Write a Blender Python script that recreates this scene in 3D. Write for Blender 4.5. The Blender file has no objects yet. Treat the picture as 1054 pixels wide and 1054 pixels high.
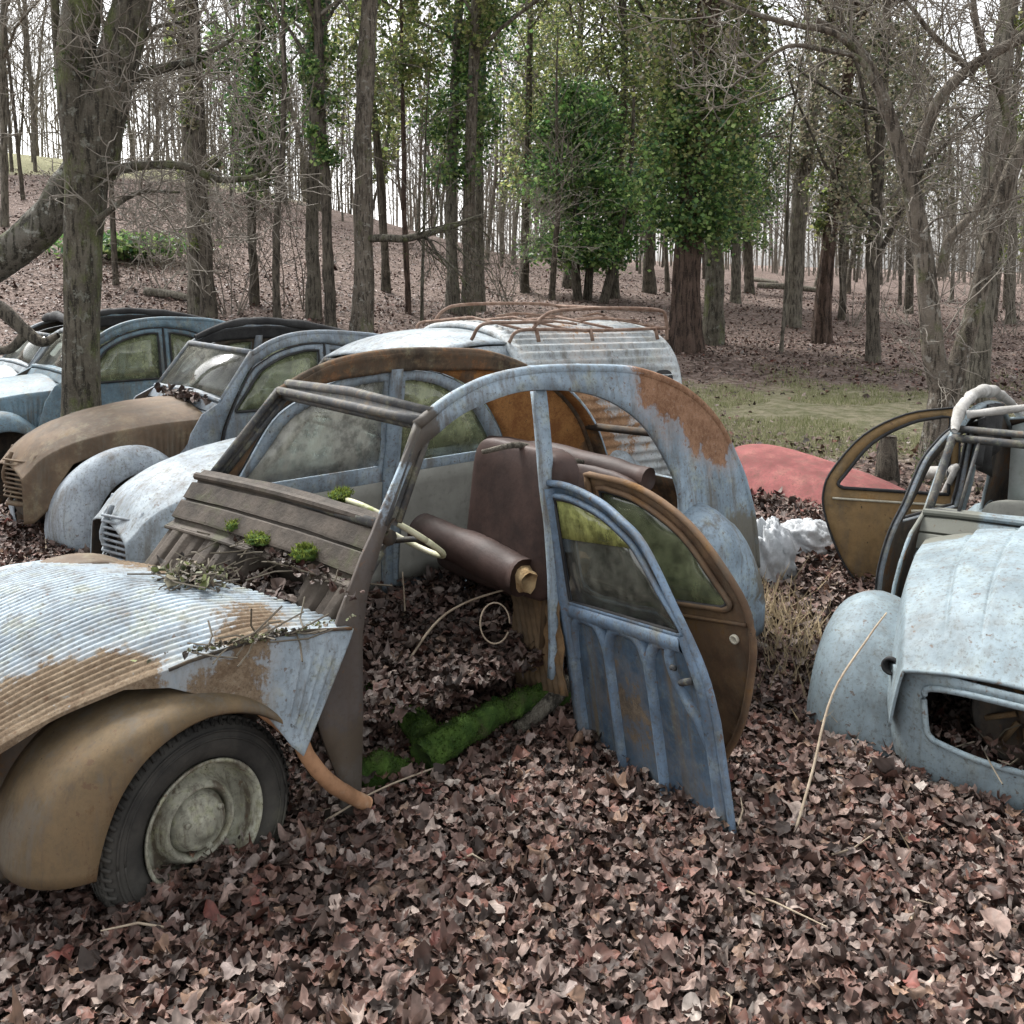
import bpy, math, random
import numpy as np
from mathutils import Vector, Euler, noise as mnoise
from mathutils.geometry import delaunay_2d_cdt

random.seed(7)
RNG = np.random.default_rng(11)
S = bpy.context.scene
COL = S.collection
PI = math.pi

# ------------------------------------------------------------------ camera
CAM_H, CAM_P, FPX, PPX, PPY = 1.885, 0.1, 1000.0, 527.0, 375.33
cd = bpy.data.cameras.new('camera'); cam = bpy.data.objects.new('camera', cd); COL.objects.link(cam)
cam.location = (0, 0, CAM_H); cam.rotation_euler = (PI/2 - CAM_P, 0, 0)
cd.sensor_width = 36; cd.lens = 36*FPX/1054; cd.shift_y = (PPY-527)/1054
cd.clip_start = .05; cd.clip_end = 2000
S.camera = cam

# ------------------------------------------------------------------ helpers
def interp(x, pts):
    p = np.array(pts, float)
    return np.interp(x, p[:, 0], p[:, 1])

def hash2(ix, iy, seed):
    n = (ix*374761393 + iy*668265263 + seed*1442695041) & 0x7fffffff
    n = ((n ^ (n >> 13))*1274126177) & 0x7fffffff
    return ((n ^ (n >> 16)) & 0xffff)/65535.0

def vnoise(x, y, seed=0):
    x = np.asarray(x, float); y = np.asarray(y, float)
    ix = np.floor(x).astype(np.int64); iy = np.floor(y).astype(np.int64)
    fx = x-ix; fy = y-iy; fx = fx*fx*(3-2*fx); fy = fy*fy*(3-2*fy)
    a = hash2(ix, iy, seed); b = hash2(ix+1, iy, seed); c = hash2(ix, iy+1, seed); d = hash2(ix+1, iy+1, seed)
    return a+(b-a)*fx+(c-a)*fy+(a-b-c+d)*fx*fy

def fbm(x, y, seed=0, o=3):
    r = 0; a = .5; t = 0
    for k in range(o):
        r = r+a*vnoise(x*2**k, y*2**k, seed+k*17); t += a; a *= .5
    return r/t-.5

SL = [(-2, .30), (-.62, .20), (-.5, .185), (-.33, .163), (-.12, .095), (0, .055), (.25, .03), (.47, .014), (2, .01)]
BUMPS = [(2.35, 5.9, .95, .24), (1.9, 7.6, .9, .10), (-3.2, 5.0, .8, .06), (-.55, 4.6, .6, .10), (.2, 4.5, .5, .05),
         (1.05, 3.35, .3, .05), (-.95, 2.75, .35, .05), (.75, 2.9, .22, .04), (2.3, 3.0, .5, -.03)]
def terr(x, y):
    x = np.asarray(x, float); y = np.asarray(y, float)
    u = x/np.maximum(y, 3.0)
    s = interp(u, SL)
    t = y-11.0
    sp = np.where(t > 8, t, np.log1p(np.exp(np.clip(t/1.5, -30, 30)))*1.5)
    sp = np.where(sp > 45, 45+(sp-45)*.25, sp)
    z = s*sp
    for bx, by, r, h in BUMPS:
        z = z+h*np.exp(-((x-bx)**2+(y-by)**2)/(r*r))
    z = z+fbm(x*.5, y*.5, 3)*.10*np.clip((y-1)/8, .3, 3)+fbm(x*2.3, y*2.3, 9)*.07
    return z
def tz(x, y): return float(terr(np.array([x]), np.array([y]))[0])

def ray(px, py):
    c, s = math.cos(CAM_P), math.sin(CAM_P); a = (px-PPX)/FPX; b = -(py-PPY)/FPX
    return np.array([a, c+b*s, -s+b*c])
def at(px, py, y):
    """a point in the place at distance y along the view axis"""
    d = ray(px, py); p = d*(y/d[1]); return np.array([p[0], p[1], p[2]+CAM_H])
def onground(px, py):
    d = ray(px, py); y = 2.0
    while y < 90:
        p = d*(y/d[1])
        if p[2]+CAM_H <= tz(p[0], p[1]): break
        y += .05
    p = d*(y/d[1]); return p[0], p[1], tz(p[0], p[1])

class MB:
    def __init__(s): s.V = []; s.F = []; s.n = 0; s.C = []; s.M = []
    def add(s, V, F, col=None, mi=0):
        V = np.asarray(V, float).reshape(-1, 3)
        F = [np.asarray(f, int) for f in F] if not isinstance(F, np.ndarray) else F
        s.V.append(V)
        if isinstance(F, np.ndarray): s.F.append((F+s.n, mi))
        else:
            by = {}
            for f in F: by.setdefault(len(f), []).append(f)
            for k, fs in by.items(): s.F.append((np.array(fs)+s.n, mi))
        s.n += len(V)
        if col is not None: s.C.append(np.broadcast_to(np.asarray(col, float), (len(V), 3)))
    def mesh(s, name, mats, smooth=True):
        me = bpy.data.meshes.new(name)
        V = np.concatenate(s.V)
        me.vertices.add(len(V)); me.vertices.foreach_set('co', V.ravel())
        tot = []; lv = []; mi = []
        for F, m in s.F:
            tot.append(np.full(len(F), F.shape[1])); lv.append(F.ravel()); mi.append(np.full(len(F), m))
        tot = np.concatenate(tot); lv = np.concatenate(lv); mi = np.concatenate(mi)
        me.loops.add(len(lv)); me.loops.foreach_set('vertex_index', lv.astype(np.int32))
        me.polygons.add(len(tot))
        st = np.concatenate([[0], np.cumsum(tot)[:-1]])
        me.polygons.foreach_set('loop_start', st.astype(np.int32))
        me.polygons.foreach_set('loop_total', tot.astype(np.int32))
        for m in mats: me.materials.append(m)
        me.polygons.foreach_set('material_index', mi.astype(np.int32))
        me.polygons.foreach_set('use_smooth', np.full(len(tot), smooth))
        if s.C:
            a = me.attributes.new('Col', 'FLOAT_COLOR', 'POINT')
            C = np.concatenate(s.C); C = np.concatenate([C, np.ones((len(C), 1))], 1)
            a.data.foreach_set('color', C.ravel())
        me.update(calc_edges=True); me.validate()
        return me
    def build(s, name, mats, parent=None, smooth=True, solid=0, moff=0, offset=-1, label=None):
        if not isinstance(mats, (list, tuple)): mats = [mats]
        o = bpy.data.objects.new(name, s.mesh(name, mats, smooth)); COL.objects.link(o)
        if parent is not None: o.parent = parent
        if solid:
            m = o.modifiers.new('thickness', 'SOLIDIFY'); m.thickness = solid; m.offset = offset
            m.material_offset = moff; m.use_even_offset = False
        if label: o['label'] = label
        return o

def tube(P, R, n=6, cap=True):
    P = np.asarray(P, float); m = len(P); R = np.broadcast_to(np.asarray(R, float), (m,))
    T = np.gradient(P, axis=0); T /= np.linalg.norm(T, axis=1)[:, None]+1e-12
    ref = np.array([0, 0, 1.]) if abs(T[:, 2]).mean() < .8 else np.array([1., 0, 0])
    A = np.cross(T, ref); A /= np.linalg.norm(A, axis=1)[:, None]+1e-9
    B = np.cross(T, A)
    th = np.arange(n)*2*PI/n
    V = P[:, None]+R[:, None, None]*(np.cos(th)[None, :, None]*A[:, None]+np.sin(th)[None, :, None]*B[:, None])
    i = np.arange(m-1)[:, None]*n; j = np.arange(n)[None]; k = (j+1) % n
    F = np.stack([i+j, i+k, i+n+k, i+n+j], -1).reshape(-1, 4)
    F = [F] if not cap else [F]
    return V.reshape(-1, 3), F[0]
def tubec(mb, P, R, n=8, col=None, mi=0):
    V, F = tube(P, R, n); mb.add(V, F, col, mi)
    a = np.arange(n); m = len(P)
    mb.F.append((np.array([a[::-1]+mb.n-len(V)]), mi)); mb.F.append((np.array([a+mb.n-n]), mi))

def grid(P, closed=False):
    """P[m,n,3] -> verts, quads"""
    m, n = P.shape[:2]
    i = np.arange(m-1)[:, None]; j = np.arange(n if closed else n-1)[None]; k = (j+1) % n
    F = np.stack([i*n+j, (i+1)*n+j, (i+1)*n+k, i*n+k], -1).reshape(-1, 4)
    return P.reshape(-1, 3), F

def lathe(prof, n, center, axis='Y', flip=1):
    prof = np.array(prof, float); th = np.arange(n)*2*PI/n
    r = prof[:, 0][:, None]; h = prof[:, 1][:, None]*np.ones(n)
    a = r*np.cos(th); b = r*np.sin(th)
    P = np.stack([a, h*flip, b], -1) if axis == 'Y' else (np.stack([h*flip, a, b], -1) if axis == 'X' else np.stack([a, b, h*flip], -1))
    V, F = grid(P, True)
    return V+np.array(center), F

def spl(pts, k=6):
    p = np.array(pts, float); q = np.vstack([2*p[0]-p[1], p, 2*p[-1]-p[-2]]); out = []
    for i in range(1, len(q)-2):
        for t in np.arange(k)/k:
            a, b, c, d = q[i-1], q[i], q[i+1], q[i+2]
            out.append(.5*(2*b+(c-a)*t+(2*a-5*b+4*c-d)*t*t+(-a+3*b-3*c+d)*t**3))
    out.append(p[-1]); return np.array(out)

def inpoly(P, poly):
    x, y = P[:, 0], P[:, 1]; r = np.zeros(len(P), bool); n = len(poly)
    for i in range(n):
        (x1, y1), (x2, y2) = poly[i], poly[(i+1) % n]
        if y1 == y2: continue
        c = ((y1 > y) != (y2 > y)) & (x < (x2-x1)*(y-y1)/(y2-y1)+x1); r ^= c
    return r
def pdist(P, poly):
    d = np.full(len(P), 1e9); n = len(poly)
    for i in range(n):
        a = np.array(poly[i]); b = np.array(poly[(i+1) % n]); ab = b-a
        t = np.clip(((P-a)@ab)/(ab@ab+1e-12), 0, 1)
        d = np.minimum(d, np.linalg.norm(P-a-t[:, None]*ab, axis=1))
    return d
def dens(poly, step):
    out = []; n = len(poly)
    for i in range(n):
        a = np.array(poly[i], float); b = np.array(poly[(i+1) % n], float); k = max(1, int(round(np.linalg.norm(b-a)/step)))
        for t in range(k): out.append(a+(b-a)*t/k)
    return np.array(out)
def plate(outer, holes=(), step=.06):
    loops = [dens(outer, step)]+[dens(h, step) for h in holes]
    pts = []; edges = []
    for L in loops:
        b = len(pts); n = len(L); pts += [tuple(p) for p in L]; edges += [(b+i, b+(i+1) % n) for i in range(n)]
    lo = loops[0].min(0); hi = loops[0].max(0)
    gx, gy = np.meshgrid(np.arange(lo[0], hi[0], step), np.arange(lo[1], hi[1], step)); G = np.stack([gx.ravel(), gy.ravel()], 1)
    G = G+np.where((np.arange(len(G)) % 2)[:, None] == 0, .0, .13*step)
    k = inpoly(G, loops[0])
    for h in loops[1:]: k &= ~inpoly(G, h)
    G = G[k]
    if len(G):
        d = np.min([pdist(G, L) for L in loops], axis=0); G = G[d > .45*step]
    pts += [tuple(p) for p in G]
    r = delaunay_2d_cdt([Vector(p) for p in pts], edges, [], 0, 1e-6)
    V = np.array([tuple(v) for v in r[0]]); F = np.array([f for f in r[2] if len(f) == 3])
    c = V[F].mean(1); k = inpoly(c, loops[0])
    for h in loops[1:]: k &= ~inpoly(c, h)
    return V, F[k]

def tag(o, label, cat, group=None):
    o['label'] = label; o['category'] = cat
    if group: o['group'] = group
    return o
def empty(name, label, cat, loc=(0, 0, 0), rot=(0, 0, 0), group=None):
    o = bpy.data.objects.new(name, None); COL.objects.link(o); o.location = loc; o.rotation_euler = rot
    o.empty_display_size = .2
    return tag(o, label, cat, group)
def copy_tree(o, parent=None):
    c = o.copy(); COL.objects.link(c)
    if parent is not None: c.parent = parent
    for ch in o.children: copy_tree(ch, c)
    return c

# ------------------------------------------------------------------ materials
class NT:
    def __init__(s, name):
        s.m = bpy.data.materials.new(name); s.m.use_nodes = True; s.t = s.m.node_tree; s.N = s.t.nodes; s.L = s.t.links
        s.b = s.N['Principled BSDF']; s.b.inputs['Specular IOR Level'].default_value = .3
        s.co = s.N.new('ShaderNodeTexCoord').outputs['Object']
    def n(s, t, **kw):
        o = s.N.new(t)
        for k, v in kw.items(): setattr(o, k, v)
        return o
    def noise(s, scale, detail=6, rough=.6, vec=None, stretch=None):
        v = vec or s.co
        if stretch:
            mp = s.n('ShaderNodeMapping'); mp.inputs['Scale'].default_value = stretch; s.L.new(v, mp.inputs['Vector']); v = mp.outputs[0]
        o = s.n('ShaderNodeTexNoise'); o.inputs['Scale'].default_value = scale; o.inputs['Detail'].default_value = detail
        o.inputs['Roughness'].default_value = rough; s.L.new(v, o.inputs['Vector']); return o.outputs['Fac']
    def ramp(s, fac, a, b):
        o = s.n('ShaderNodeMapRange'); o.inputs['From Min'].default_value = a; o.inputs['From Max'].default_value = b
        o.interpolation_type = 'SMOOTHSTEP'; s.L.new(fac, o.inputs['Value']); return o.outputs[0]
    def mix(s, fac, a, b):
        o = s.n('ShaderNodeMix', data_type='RGBA')
        for i, v in ((0, fac), (6, a), (7, b)):
            if isinstance(v, (int, float)): o.inputs[i].default_value = v
            elif isinstance(v, tuple): o.inputs[i].default_value = (*v, 1)
            else: s.L.new(v, o.inputs[i])
        return o.outputs[2]
    def math(s, op, a, b=0.0):
        o = s.n('ShaderNodeMath', operation=op)
        for i, v in enumerate((a, b)):
            if isinstance(v, (int, float)): o.inputs[i].default_value = v
            else: s.L.new(v, o.inputs[i])
        return o.outputs[0]
    def patch(s, c, r):
        o = s.n('ShaderNodeVectorMath', operation='DISTANCE'); s.L.new(s.co, o.inputs[0]); o.inputs[1].default_value = c
        return s.math('SUBTRACT', 1.0, s.math('DIVIDE', o.outputs['Value'], r))
    def col(s, c): s.L.new(c, s.b.inputs['Base Color'])
    def rough(s, v):
        if isinstance(v, (int, float)): s.b.inputs['Roughness'].default_value = v
        else: s.L.new(v, s.b.inputs['Roughness'])
    def bump(s, h, strength=.3, dist=.01):
        o = s.n('ShaderNodeBump'); o.inputs['Strength'].default_value = strength; o.inputs['Distance'].default_value = dist
        s.L.new(h, o.inputs['Height']); s.L.new(o.outputs[0], s.b.inputs['Normal'])

RUST = (.13, .055, .022); RUST2 = (.23, .125, .055); LICH = (.30, .30, .20); DIRT = (.07, .055, .04)
def paint(name, base, rust=.35, lichen=.3, patches=(), rough=.45, scale=2.2, rustcol=RUST, rustcol2=RUST2, dirt=.4, grime=()):
    t = NT(name)
    big = t.noise(scale, 9, .68); mid = t.noise(scale*4.3, 8, .7); fine = t.noise(60, 5, .72); vf = t.noise(170, 3, .7)
    streak = t.noise(5, 7, .7, stretch=(2.6, 2.6, .28)); run = t.noise(16, 6, .72, stretch=(2.2, 2.2, .16)); lowf = t.noise(3.2, 3, .5)
    b2 = tuple(x*.60 for x in base); b3 = tuple(min(1, x*1.22+.01) for x in base)
    c = t.mix(t.ramp(t.math('ADD', t.math('MULTIPLY', big, .7), t.math('MULTIPLY', mid, .3)), .36, .64), b2, b3)
    c = t.mix(t.math('MULTIPLY', t.ramp(streak, .46, .70), dirt*1.7), c, (.115, .095, .07))
    c = t.mix(t.math('MULTIPLY', t.ramp(run, .54, .72), dirt), c, (.075, .062, .048))
    c = t.mix(t.math('MULTIPLY', t.ramp(mid, .50, .66), lichen), c, t.mix(t.ramp(fine, .4, .6), LICH, (.16, .17, .09)))
    c = t.mix(t.math('MULTIPLY', t.ramp(fine, .50, .66), .5), c, (.085, .076, .058))
    rc = t.mix(t.ramp(t.math('ADD', t.math('MULTIPLY', mid, .6), t.math('MULTIPLY', fine, .4)), .38, .62), rustcol, rustcol2)
    rc = t.mix(t.math('MULTIPLY', t.ramp(vf, .5, .7), .5), rc, tuple(x*.4 for x in rustcol))
    rf = t.math('ADD', t.math('ADD', t.math('MULTIPLY', big, .55), t.math('MULTIPLY', mid, .33)), t.math('MULTIPLY', fine, .12))
    for (pc, pr, amt) in patches:
        rf = t.math('ADD', rf, t.math('MULTIPLY', t.math('MAXIMUM', t.patch(pc, pr), 0.0), amt))
    rf = t.math('ADD', rf, t.math('MULTIPLY', t.math('SUBTRACT', run, .5), .16))
    th = .74-.42*rust
    halo = t.ramp(rf, th-.10, th+.01)
    c = t.mix(t.math('MULTIPLY', halo, .55), c, tuple(.5*x+.5*y for x, y in zip(base, rustcol2)))
    rm = t.math('MULTIPLY', t.ramp(rf, th, th+.05), t.math('SUBTRACT', 1.0, t.math('MULTIPLY', t.ramp(fine, .60, .70), .7)))
    c = t.mix(rm, c, rc)
    for (pc, pr, gc) in grime:
        c = t.mix(t.math('MULTIPLY', t.ramp(t.math('ADD', t.math('MAXIMUM', t.patch(pc, pr), 0.0), t.math('MULTIPLY', t.math('SUBTRACT', mid, .5), 1.1)), .16, .34), .92), c, t.mix(mid, gc, tuple(x*1.5 for x in gc)))
    sp = t.ramp(t.noise(34, 3, .6), .65, .70)
    c = t.mix(t.math('MULTIPLY', sp, .7), c, (.11, .065, .04))
    c = t.mix(t.math('MULTIPLY', t.ramp(t.noise(24, 5, .7), .665, .70), .8), c, (.03, .025, .02))
    t.col(c)
    t.rough(t.math('ADD', t.math('MULTIPLY', rm, .35), t.math('ADD', rough+.02, t.math('MULTIPLY', fine, .30))))
    t.b.inputs['Specular IOR Level'].default_value = .3
    t.bump(t.math('ADD', t.math('MULTIPLY', lowf, 3.0), t.math('ADD', t.math('MULTIPLY', rm, -.35), t.math('ADD', t.math('MULTIPLY', mid, .5), t.math('MULTIPLY', t.math('MULTIPLY', fine, rm), .6)))), .55, .006)
    return t.m
def plain(name, c1, c2, scale=8, rough=.8, bump=.3, dist=.006, c3=None, stretch=None, c3t=(.55, .7)):
    t = NT(name); a = t.noise(scale, 8, .65, stretch=stretch); c = t.mix(t.ramp(a, .32, .68), c1, c2)
    if c3: c = t.mix(t.ramp(t.noise(scale*.45, 6, .7), *c3t), c, c3)
    f = t.noise(scale*7, 4, .6); c = t.mix(t.math('MULTIPLY', t.ramp(f, .5, .8), .4), c, tuple(x*.45 for x in c1))
    t.col(c); t.rough(rough); t.bump(t.math('ADD', a, t.math('MULTIPLY', f, .5)), bump, dist); return t.m
def attrmat(name, rough=.75, translucent=0.0, spec=.2, sat=None):
    t = NT(name); a = t.n('ShaderNodeAttribute', attribute_name='Col'); n = t.noise(40, 3, .6)
    c = t.mix(t.math('MULTIPLY', t.ramp(n, .35, .75), .5), a.outputs['Color'], (.06, .045, .035))
    if translucent: c = a.outputs['Color']
    t.col(c); t.rough(rough); t.b.inputs['Specular IOR Level'].default_value = spec
    if translucent:
        tl = t.n('ShaderNodeBsdfTranslucent'); t.L.new(c, tl.inputs['Color']); ms = t.n('ShaderNodeMixShader'); ms.inputs[0].default_value = .5
        t.L.new(t.b.outputs[0], ms.inputs[1]); t.L.new(tl.outputs[0], ms.inputs[2]); t.L.new(ms.outputs[0], t.N['Material Output'].inputs['Surface'])
    return t.m
def barkmat(name, c1, c2, moss=(.085, .10, .035), mt=(.54, .70), lich=None, s=1.0):
    t = NT(name); a = t.noise(4*s, 7, .65); cr = t.noise(26*s, 5, .65, stretch=(1, 1, .16)); f = t.noise(70*s, 4, .7); m = t.noise(2.2, 7, .7, stretch=(1.5, 1.5, .8))
    c = t.mix(t.ramp(a, .3, .7), c1, c2)
    c = t.mix(t.math('MULTIPLY', t.ramp(cr, .52, .40), .85), c, tuple(x*.28 for x in c1))
    c = t.mix(t.math('MULTIPLY', t.ramp(f, .5, .72), .5), c, tuple(min(1, x*1.5) for x in c2))
    if lich: c = t.mix(t.math('MULTIPLY', t.ramp(t.noise(11*s, 6, .7), .56, .63), .85), c, lich)
    c = t.mix(t.math('MULTIPLY', t.ramp(m, *mt), .8), c, t.mix(t.ramp(f, .35, .65), moss, tuple(x*1.7 for x in moss)))
    t.col(c); t.rough(.92); t.bump(t.math('ADD', t.math('MULTIPLY', cr, 1.6), t.math('ADD', a, t.math('MULTIPLY', f, .4))), 1.0, .035/s); return t.m
def glassmat(name, tint=(.55, .6, .5), dirt=.35):
    t = NT(name)
    tr = t.n('ShaderNodeBsdfTransparent'); gl = t.n('ShaderNodeBsdfGlossy'); gl.inputs['Roughness'].default_value = .06
    tr.inputs['Color'].default_value = (.82, .86, .80, 1)
    df = t.n('ShaderNodeBsdfDiffuse')
    a = t.noise(3, 8, .7, stretch=(1.5, 1.5, .5)); b = t.noise(14, 6, .7)
    t.L.new(t.mix(t.ramp(b, .4, .65), tint, tuple(x*.45 for x in tint)), df.inputs['Color'])
    m1 = t.n('ShaderNodeMixShader'); fr = t.n('ShaderNodeFresnel'); fr.inputs['IOR'].default_value = 1.5
    t.L.new(t.math('ADD', fr.outputs[0], .06), m1.inputs[0]); t.L.new(tr.outputs[0], m1.inputs[1]); t.L.new(gl.outputs[0], m1.inputs[2])
    m2 = t.n('ShaderNodeMixShader'); t.L.new(t.math('ADD', t.math('MULTIPLY', t.ramp(a, .35, .7), dirt), dirt*.45), m2.inputs[0])
    t.L.new(m1.outputs[0], m2.inputs[1]); t.L.new(df.outputs[0], m2.inputs[2])
    t.L.new(m2.outputs[0], t.N['Material Output'].inputs['Surface'])
    return t.m

M = {}
M['blue'] = paint('weathered blue grey paint', (.26, .335, .40), .20, .45, [((-2.35, .5, 1.46), .42, .42), ((-2.66, .5, 1.2), .30, .40), ((.3, .5, .72), .4, .22), ((-.35, .6, .70), .16, .35), ((.5, .3, .8), .35, .2)], .5, 2.2, (.15, .075, .04), (.29, .165, .10), .5, [((-.55, .66, .80), .62, (.055, .040, .030)), ((-.63, .66, .25), .32, (.07, .055, .04)), ((-2.8, .55, .55), .35, (.10, .09, .07)), ((-.95, .57, 1.42), .16, (.06, .05, .04))])
M['bonnet_blue'] = paint('weathered ripple bonnet paint', (.285, .345, .39), .20, .50, [((.32, .5, .74), .34, .42), ((-.22, .62, .72), .2, .36), ((-.35, .5, .86), .22, .3), ((.05, .55, .78), .2, .32), ((-.45, -.1, .84), .25, .30), ((-.3, -.35, .82), .4, .25)], .5, rustcol=(.11, .075, .047), rustcol2=(.215, .165, .112))
M['brownrust'] = paint('brown rusted steel', (.12, .08, .045), .55, .15, (), .6, 1.8, (.10, .055, .025), (.19, .12, .06))
M['rustfender'] = paint('ochre rusted wing steel', (.135, .095, .05), .42, .10, [], .62, 1.7, (.06, .035, .02), (.16, .10, .052), .9)
M['interior'] = paint('dark rusted inner steel', (.055, .05, .045), .5, .2, (), .75, 2.5, (.07, .035, .02), (.12, .07, .035))
M['farrail'] = paint('orange rusted inner rail', (.07, .052, .036), .50, .45, (), .8, 4.5, (.085, .045, .025), (.19, .105, .055))
M['inner_main'] = paint('rusted inside of the wreck', (.08, .055, .038), .5, .2, [((-2.45, -.5, 1.2), .5, .5)], .7, 2.4, (.20, .085, .03), (.34, .17, .06))
M['innerblue'] = paint('blue grey inner door steel', (.24, .30, .35), .25, .3, (), .55, 3)
M['pale'] = paint('pale blue grey van paint', (.315, .365, .40), .10, .18, (), .42)
M['palecar'] = paint('pale sky blue paint', (.215, .275, .305), .06, .14, [((.05, -.66, .66), .20, .35)], .46, 1.6, dirt=.22, grime=[((.15, -.55, .36), .30, (.13, .125, .10)), ((-.65, -.5, 1.05), .22, (.10, .10, .08))])
M['rustbonnet'] = paint('rust brown bonnet steel', (.125, .083, .05), .42, .25, (), .55, 1.6, (.10, .052, .028), (.20, .13, .075), .5)
M['palegrey'] = paint('pale grey blue wing paint', (.30, .345, .385), .12, .18, (), .42)
M['carthree'] = paint('faded slate blue paint', (.20, .24, .28), .15, .3, (), .45)
M['carfour'] = paint('faded teal blue paint', (.125, .195, .24), .12, .3, (), .42)
M['corrug'] = paint('corrugated pale van steel', (.42, .46, .475), .26, .30, [((-2.3, .3, 1.75), 1.0, .14), ((-2.2, .74, .9), .7, .30)], .45, 2.0, (.18, .09, .045), (.34, .21, .12))
M['reddoor'] = paint('faded red bonnet paint', (.27, .082, .078), .12, .10, (), .65, 1.5, (.2, .08, .05), (.3, .12, .08), .2)
M['doorpanel'] = paint('darker blue door recess with stains', (.060, .098, .145), .2, .2, [((.36, .0, .33), .28, .30), ((.62, 0, .2), .2, .15)], .5, 4.2, (.075, .06, .045), (.15, .115, .08), .6)  # darker base tone than the ribs, with brown stain patches on top
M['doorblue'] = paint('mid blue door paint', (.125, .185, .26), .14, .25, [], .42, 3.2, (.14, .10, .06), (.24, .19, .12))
M['doorbrown'] = paint('brown rusted door steel', (.14, .085, .05), .5, .12, (), .6, 2.2, (.11, .055, .025), (.20, .115, .05))
M['doorochre'] = paint('ochre rusted door steel', (.22, .14, .06), .45, .15, (), .55, 2.2, (.13, .065, .03), (.28, .17, .07))
M['cowl'] = plain('weathered brown cowl steel', (.030, .024, .018), (.080, .064, .050), 6, .75, .8, .008, (.055, .055, .028), None, (.56, .68))
M['frame'] = paint('dark window frame steel', (.045, .048, .052), .25, .35, (), .5, 5)
M['frameblue'] = paint('blue grey window frame steel', (.16, .185, .21), .25, .35, (), .5, 5)
M['seat'] = plain('cracked brown vinyl', (.030, .018, .015), (.058, .034, .028), 6, .6, .4, .005, (.025, .016, .014))
M['foam'] = plain('yellowed seat foam', (.45, .33, .18), (.30, .19, .09), 20, .95, .8, .01)
M['lining'] = plain('stained grey door lining', (.26, .26, .23), (.36, .36, .32), 4, .85, .3, .005, (.34, .36, .10), None, (.56, .66))
M['tyre'] = plain('old black rubber', (.026, .025, .023), (.062, .058, .050), 5, .85, .5, .005, (.10, .095, .07))
M['rim'] = paint('mossy cream wheel steel', (.36, .355, .28), .22, .75, (), .5, 6, (.12, .085, .05), (.22, .17, .10), .9)
M['ivorywheel'] = plain('yellowed steering wheel plastic', (.55, .53, .40), (.42, .42, .27), 12, .5, .2, .003, (.22, .26, .06))
M['black'] = plain('black torn canvas and dark gaps', (.018, .018, .019), (.04, .04, .04), 9, .8, .5, .01)  # also coats rubber, the door gap line and the van's dark opening plate
M['canvaspale'] = plain('pale mildewed canvas', (.50, .54, .53), (.36, .42, .40), 4, .8, .4, .01, (.26, .30, .24))
M['rag'] = plain('dirty white cloth', (.42, .41, .39), (.26, .25, .23), 9, .9, .6, .01, (.2, .18, .15), None, (.62, .72))
M['sack'] = plain('crumpled white plastic', (.52, .54, .56), (.34, .36, .37), 10, .45, .5, .01, (.12, .12, .11), None, (.62, .7))
M['glass'] = glassmat('dusty greenish glass', (.40, .43, .26), .42)
M['glasspale'] = glassmat('cloudy pale glass', (.52, .52, .46), .62)
M['glassyellow'] = glassmat('algae yellow glass', (.42, .44, .16), .95)
M['glassclear'] = glassmat('dusty glass', (.42, .42, .36), .2)
M['rack'] = plain('rusty rack tube', (.24, .17, .13), (.13, .07, .045), 20, .7, .4, .004)
M['pipe'] = plain('peach rusted exhaust pipe', (.40, .22, .12), (.24, .13, .07), 9, .65, .3, .004, (.5, .4, .3))
M['chrome'] = plain('dull trim metal', (.5, .47, .38), (.33, .30, .22), 20, .35, .2, .002)
M['twig'] = plain('bleached dead stem', (.42, .35, .26), (.28, .22, .16), 20, .85, .3, .003)
M['moss'] = plain('bright green moss', (.026, .060, .010), (.070, .125, .022), 14, .95, 1.0, .02, (.05, .06, .02))
M['bark'] = barkmat('grey brown bark', (.105, .092, .072), (.225, .205, .165), mt=(.56, .72))
M['barkmoss'] = barkmat('mossy green brown bark', (.075, .066, .050), (.17, .155, .12), lich=(.22, .225, .19), mt=(.50, .64))
M['barklichen'] = barkmat('lichen spotted bark', (.085, .08, .06), (.20, .19, .16), lich=(.36, .37, .33), mt=(.50, .64))
M['barkdark'] = barkmat('dark wet bark', (.065, .055, .044), (.155, .135, .105), mt=(.58, .74))
M['barkred'] = barkmat('reddish fibrous bark', (.06, .042, .032), (.145, .10, .078), mt=(.62, .76), s=.7)
M['barkpale'] = barkmat('pale smooth bark', (.12, .10, .078), (.235, .205, .165), mt=(.54, .70), lich=(.33, .32, .28))
M['twigs'] = plain('bare grey twigs', (.15, .132, .11), (.27, .245, .205), 3, .9, .2, .01)
M['leaf'] = attrmat('dead leaf', .62, 0, .35)
M['green'] = attrmat('evergreen leaf', .42, 1, .45)
M['grassblade'] = attrmat('grass blade', .7, 1)

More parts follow.
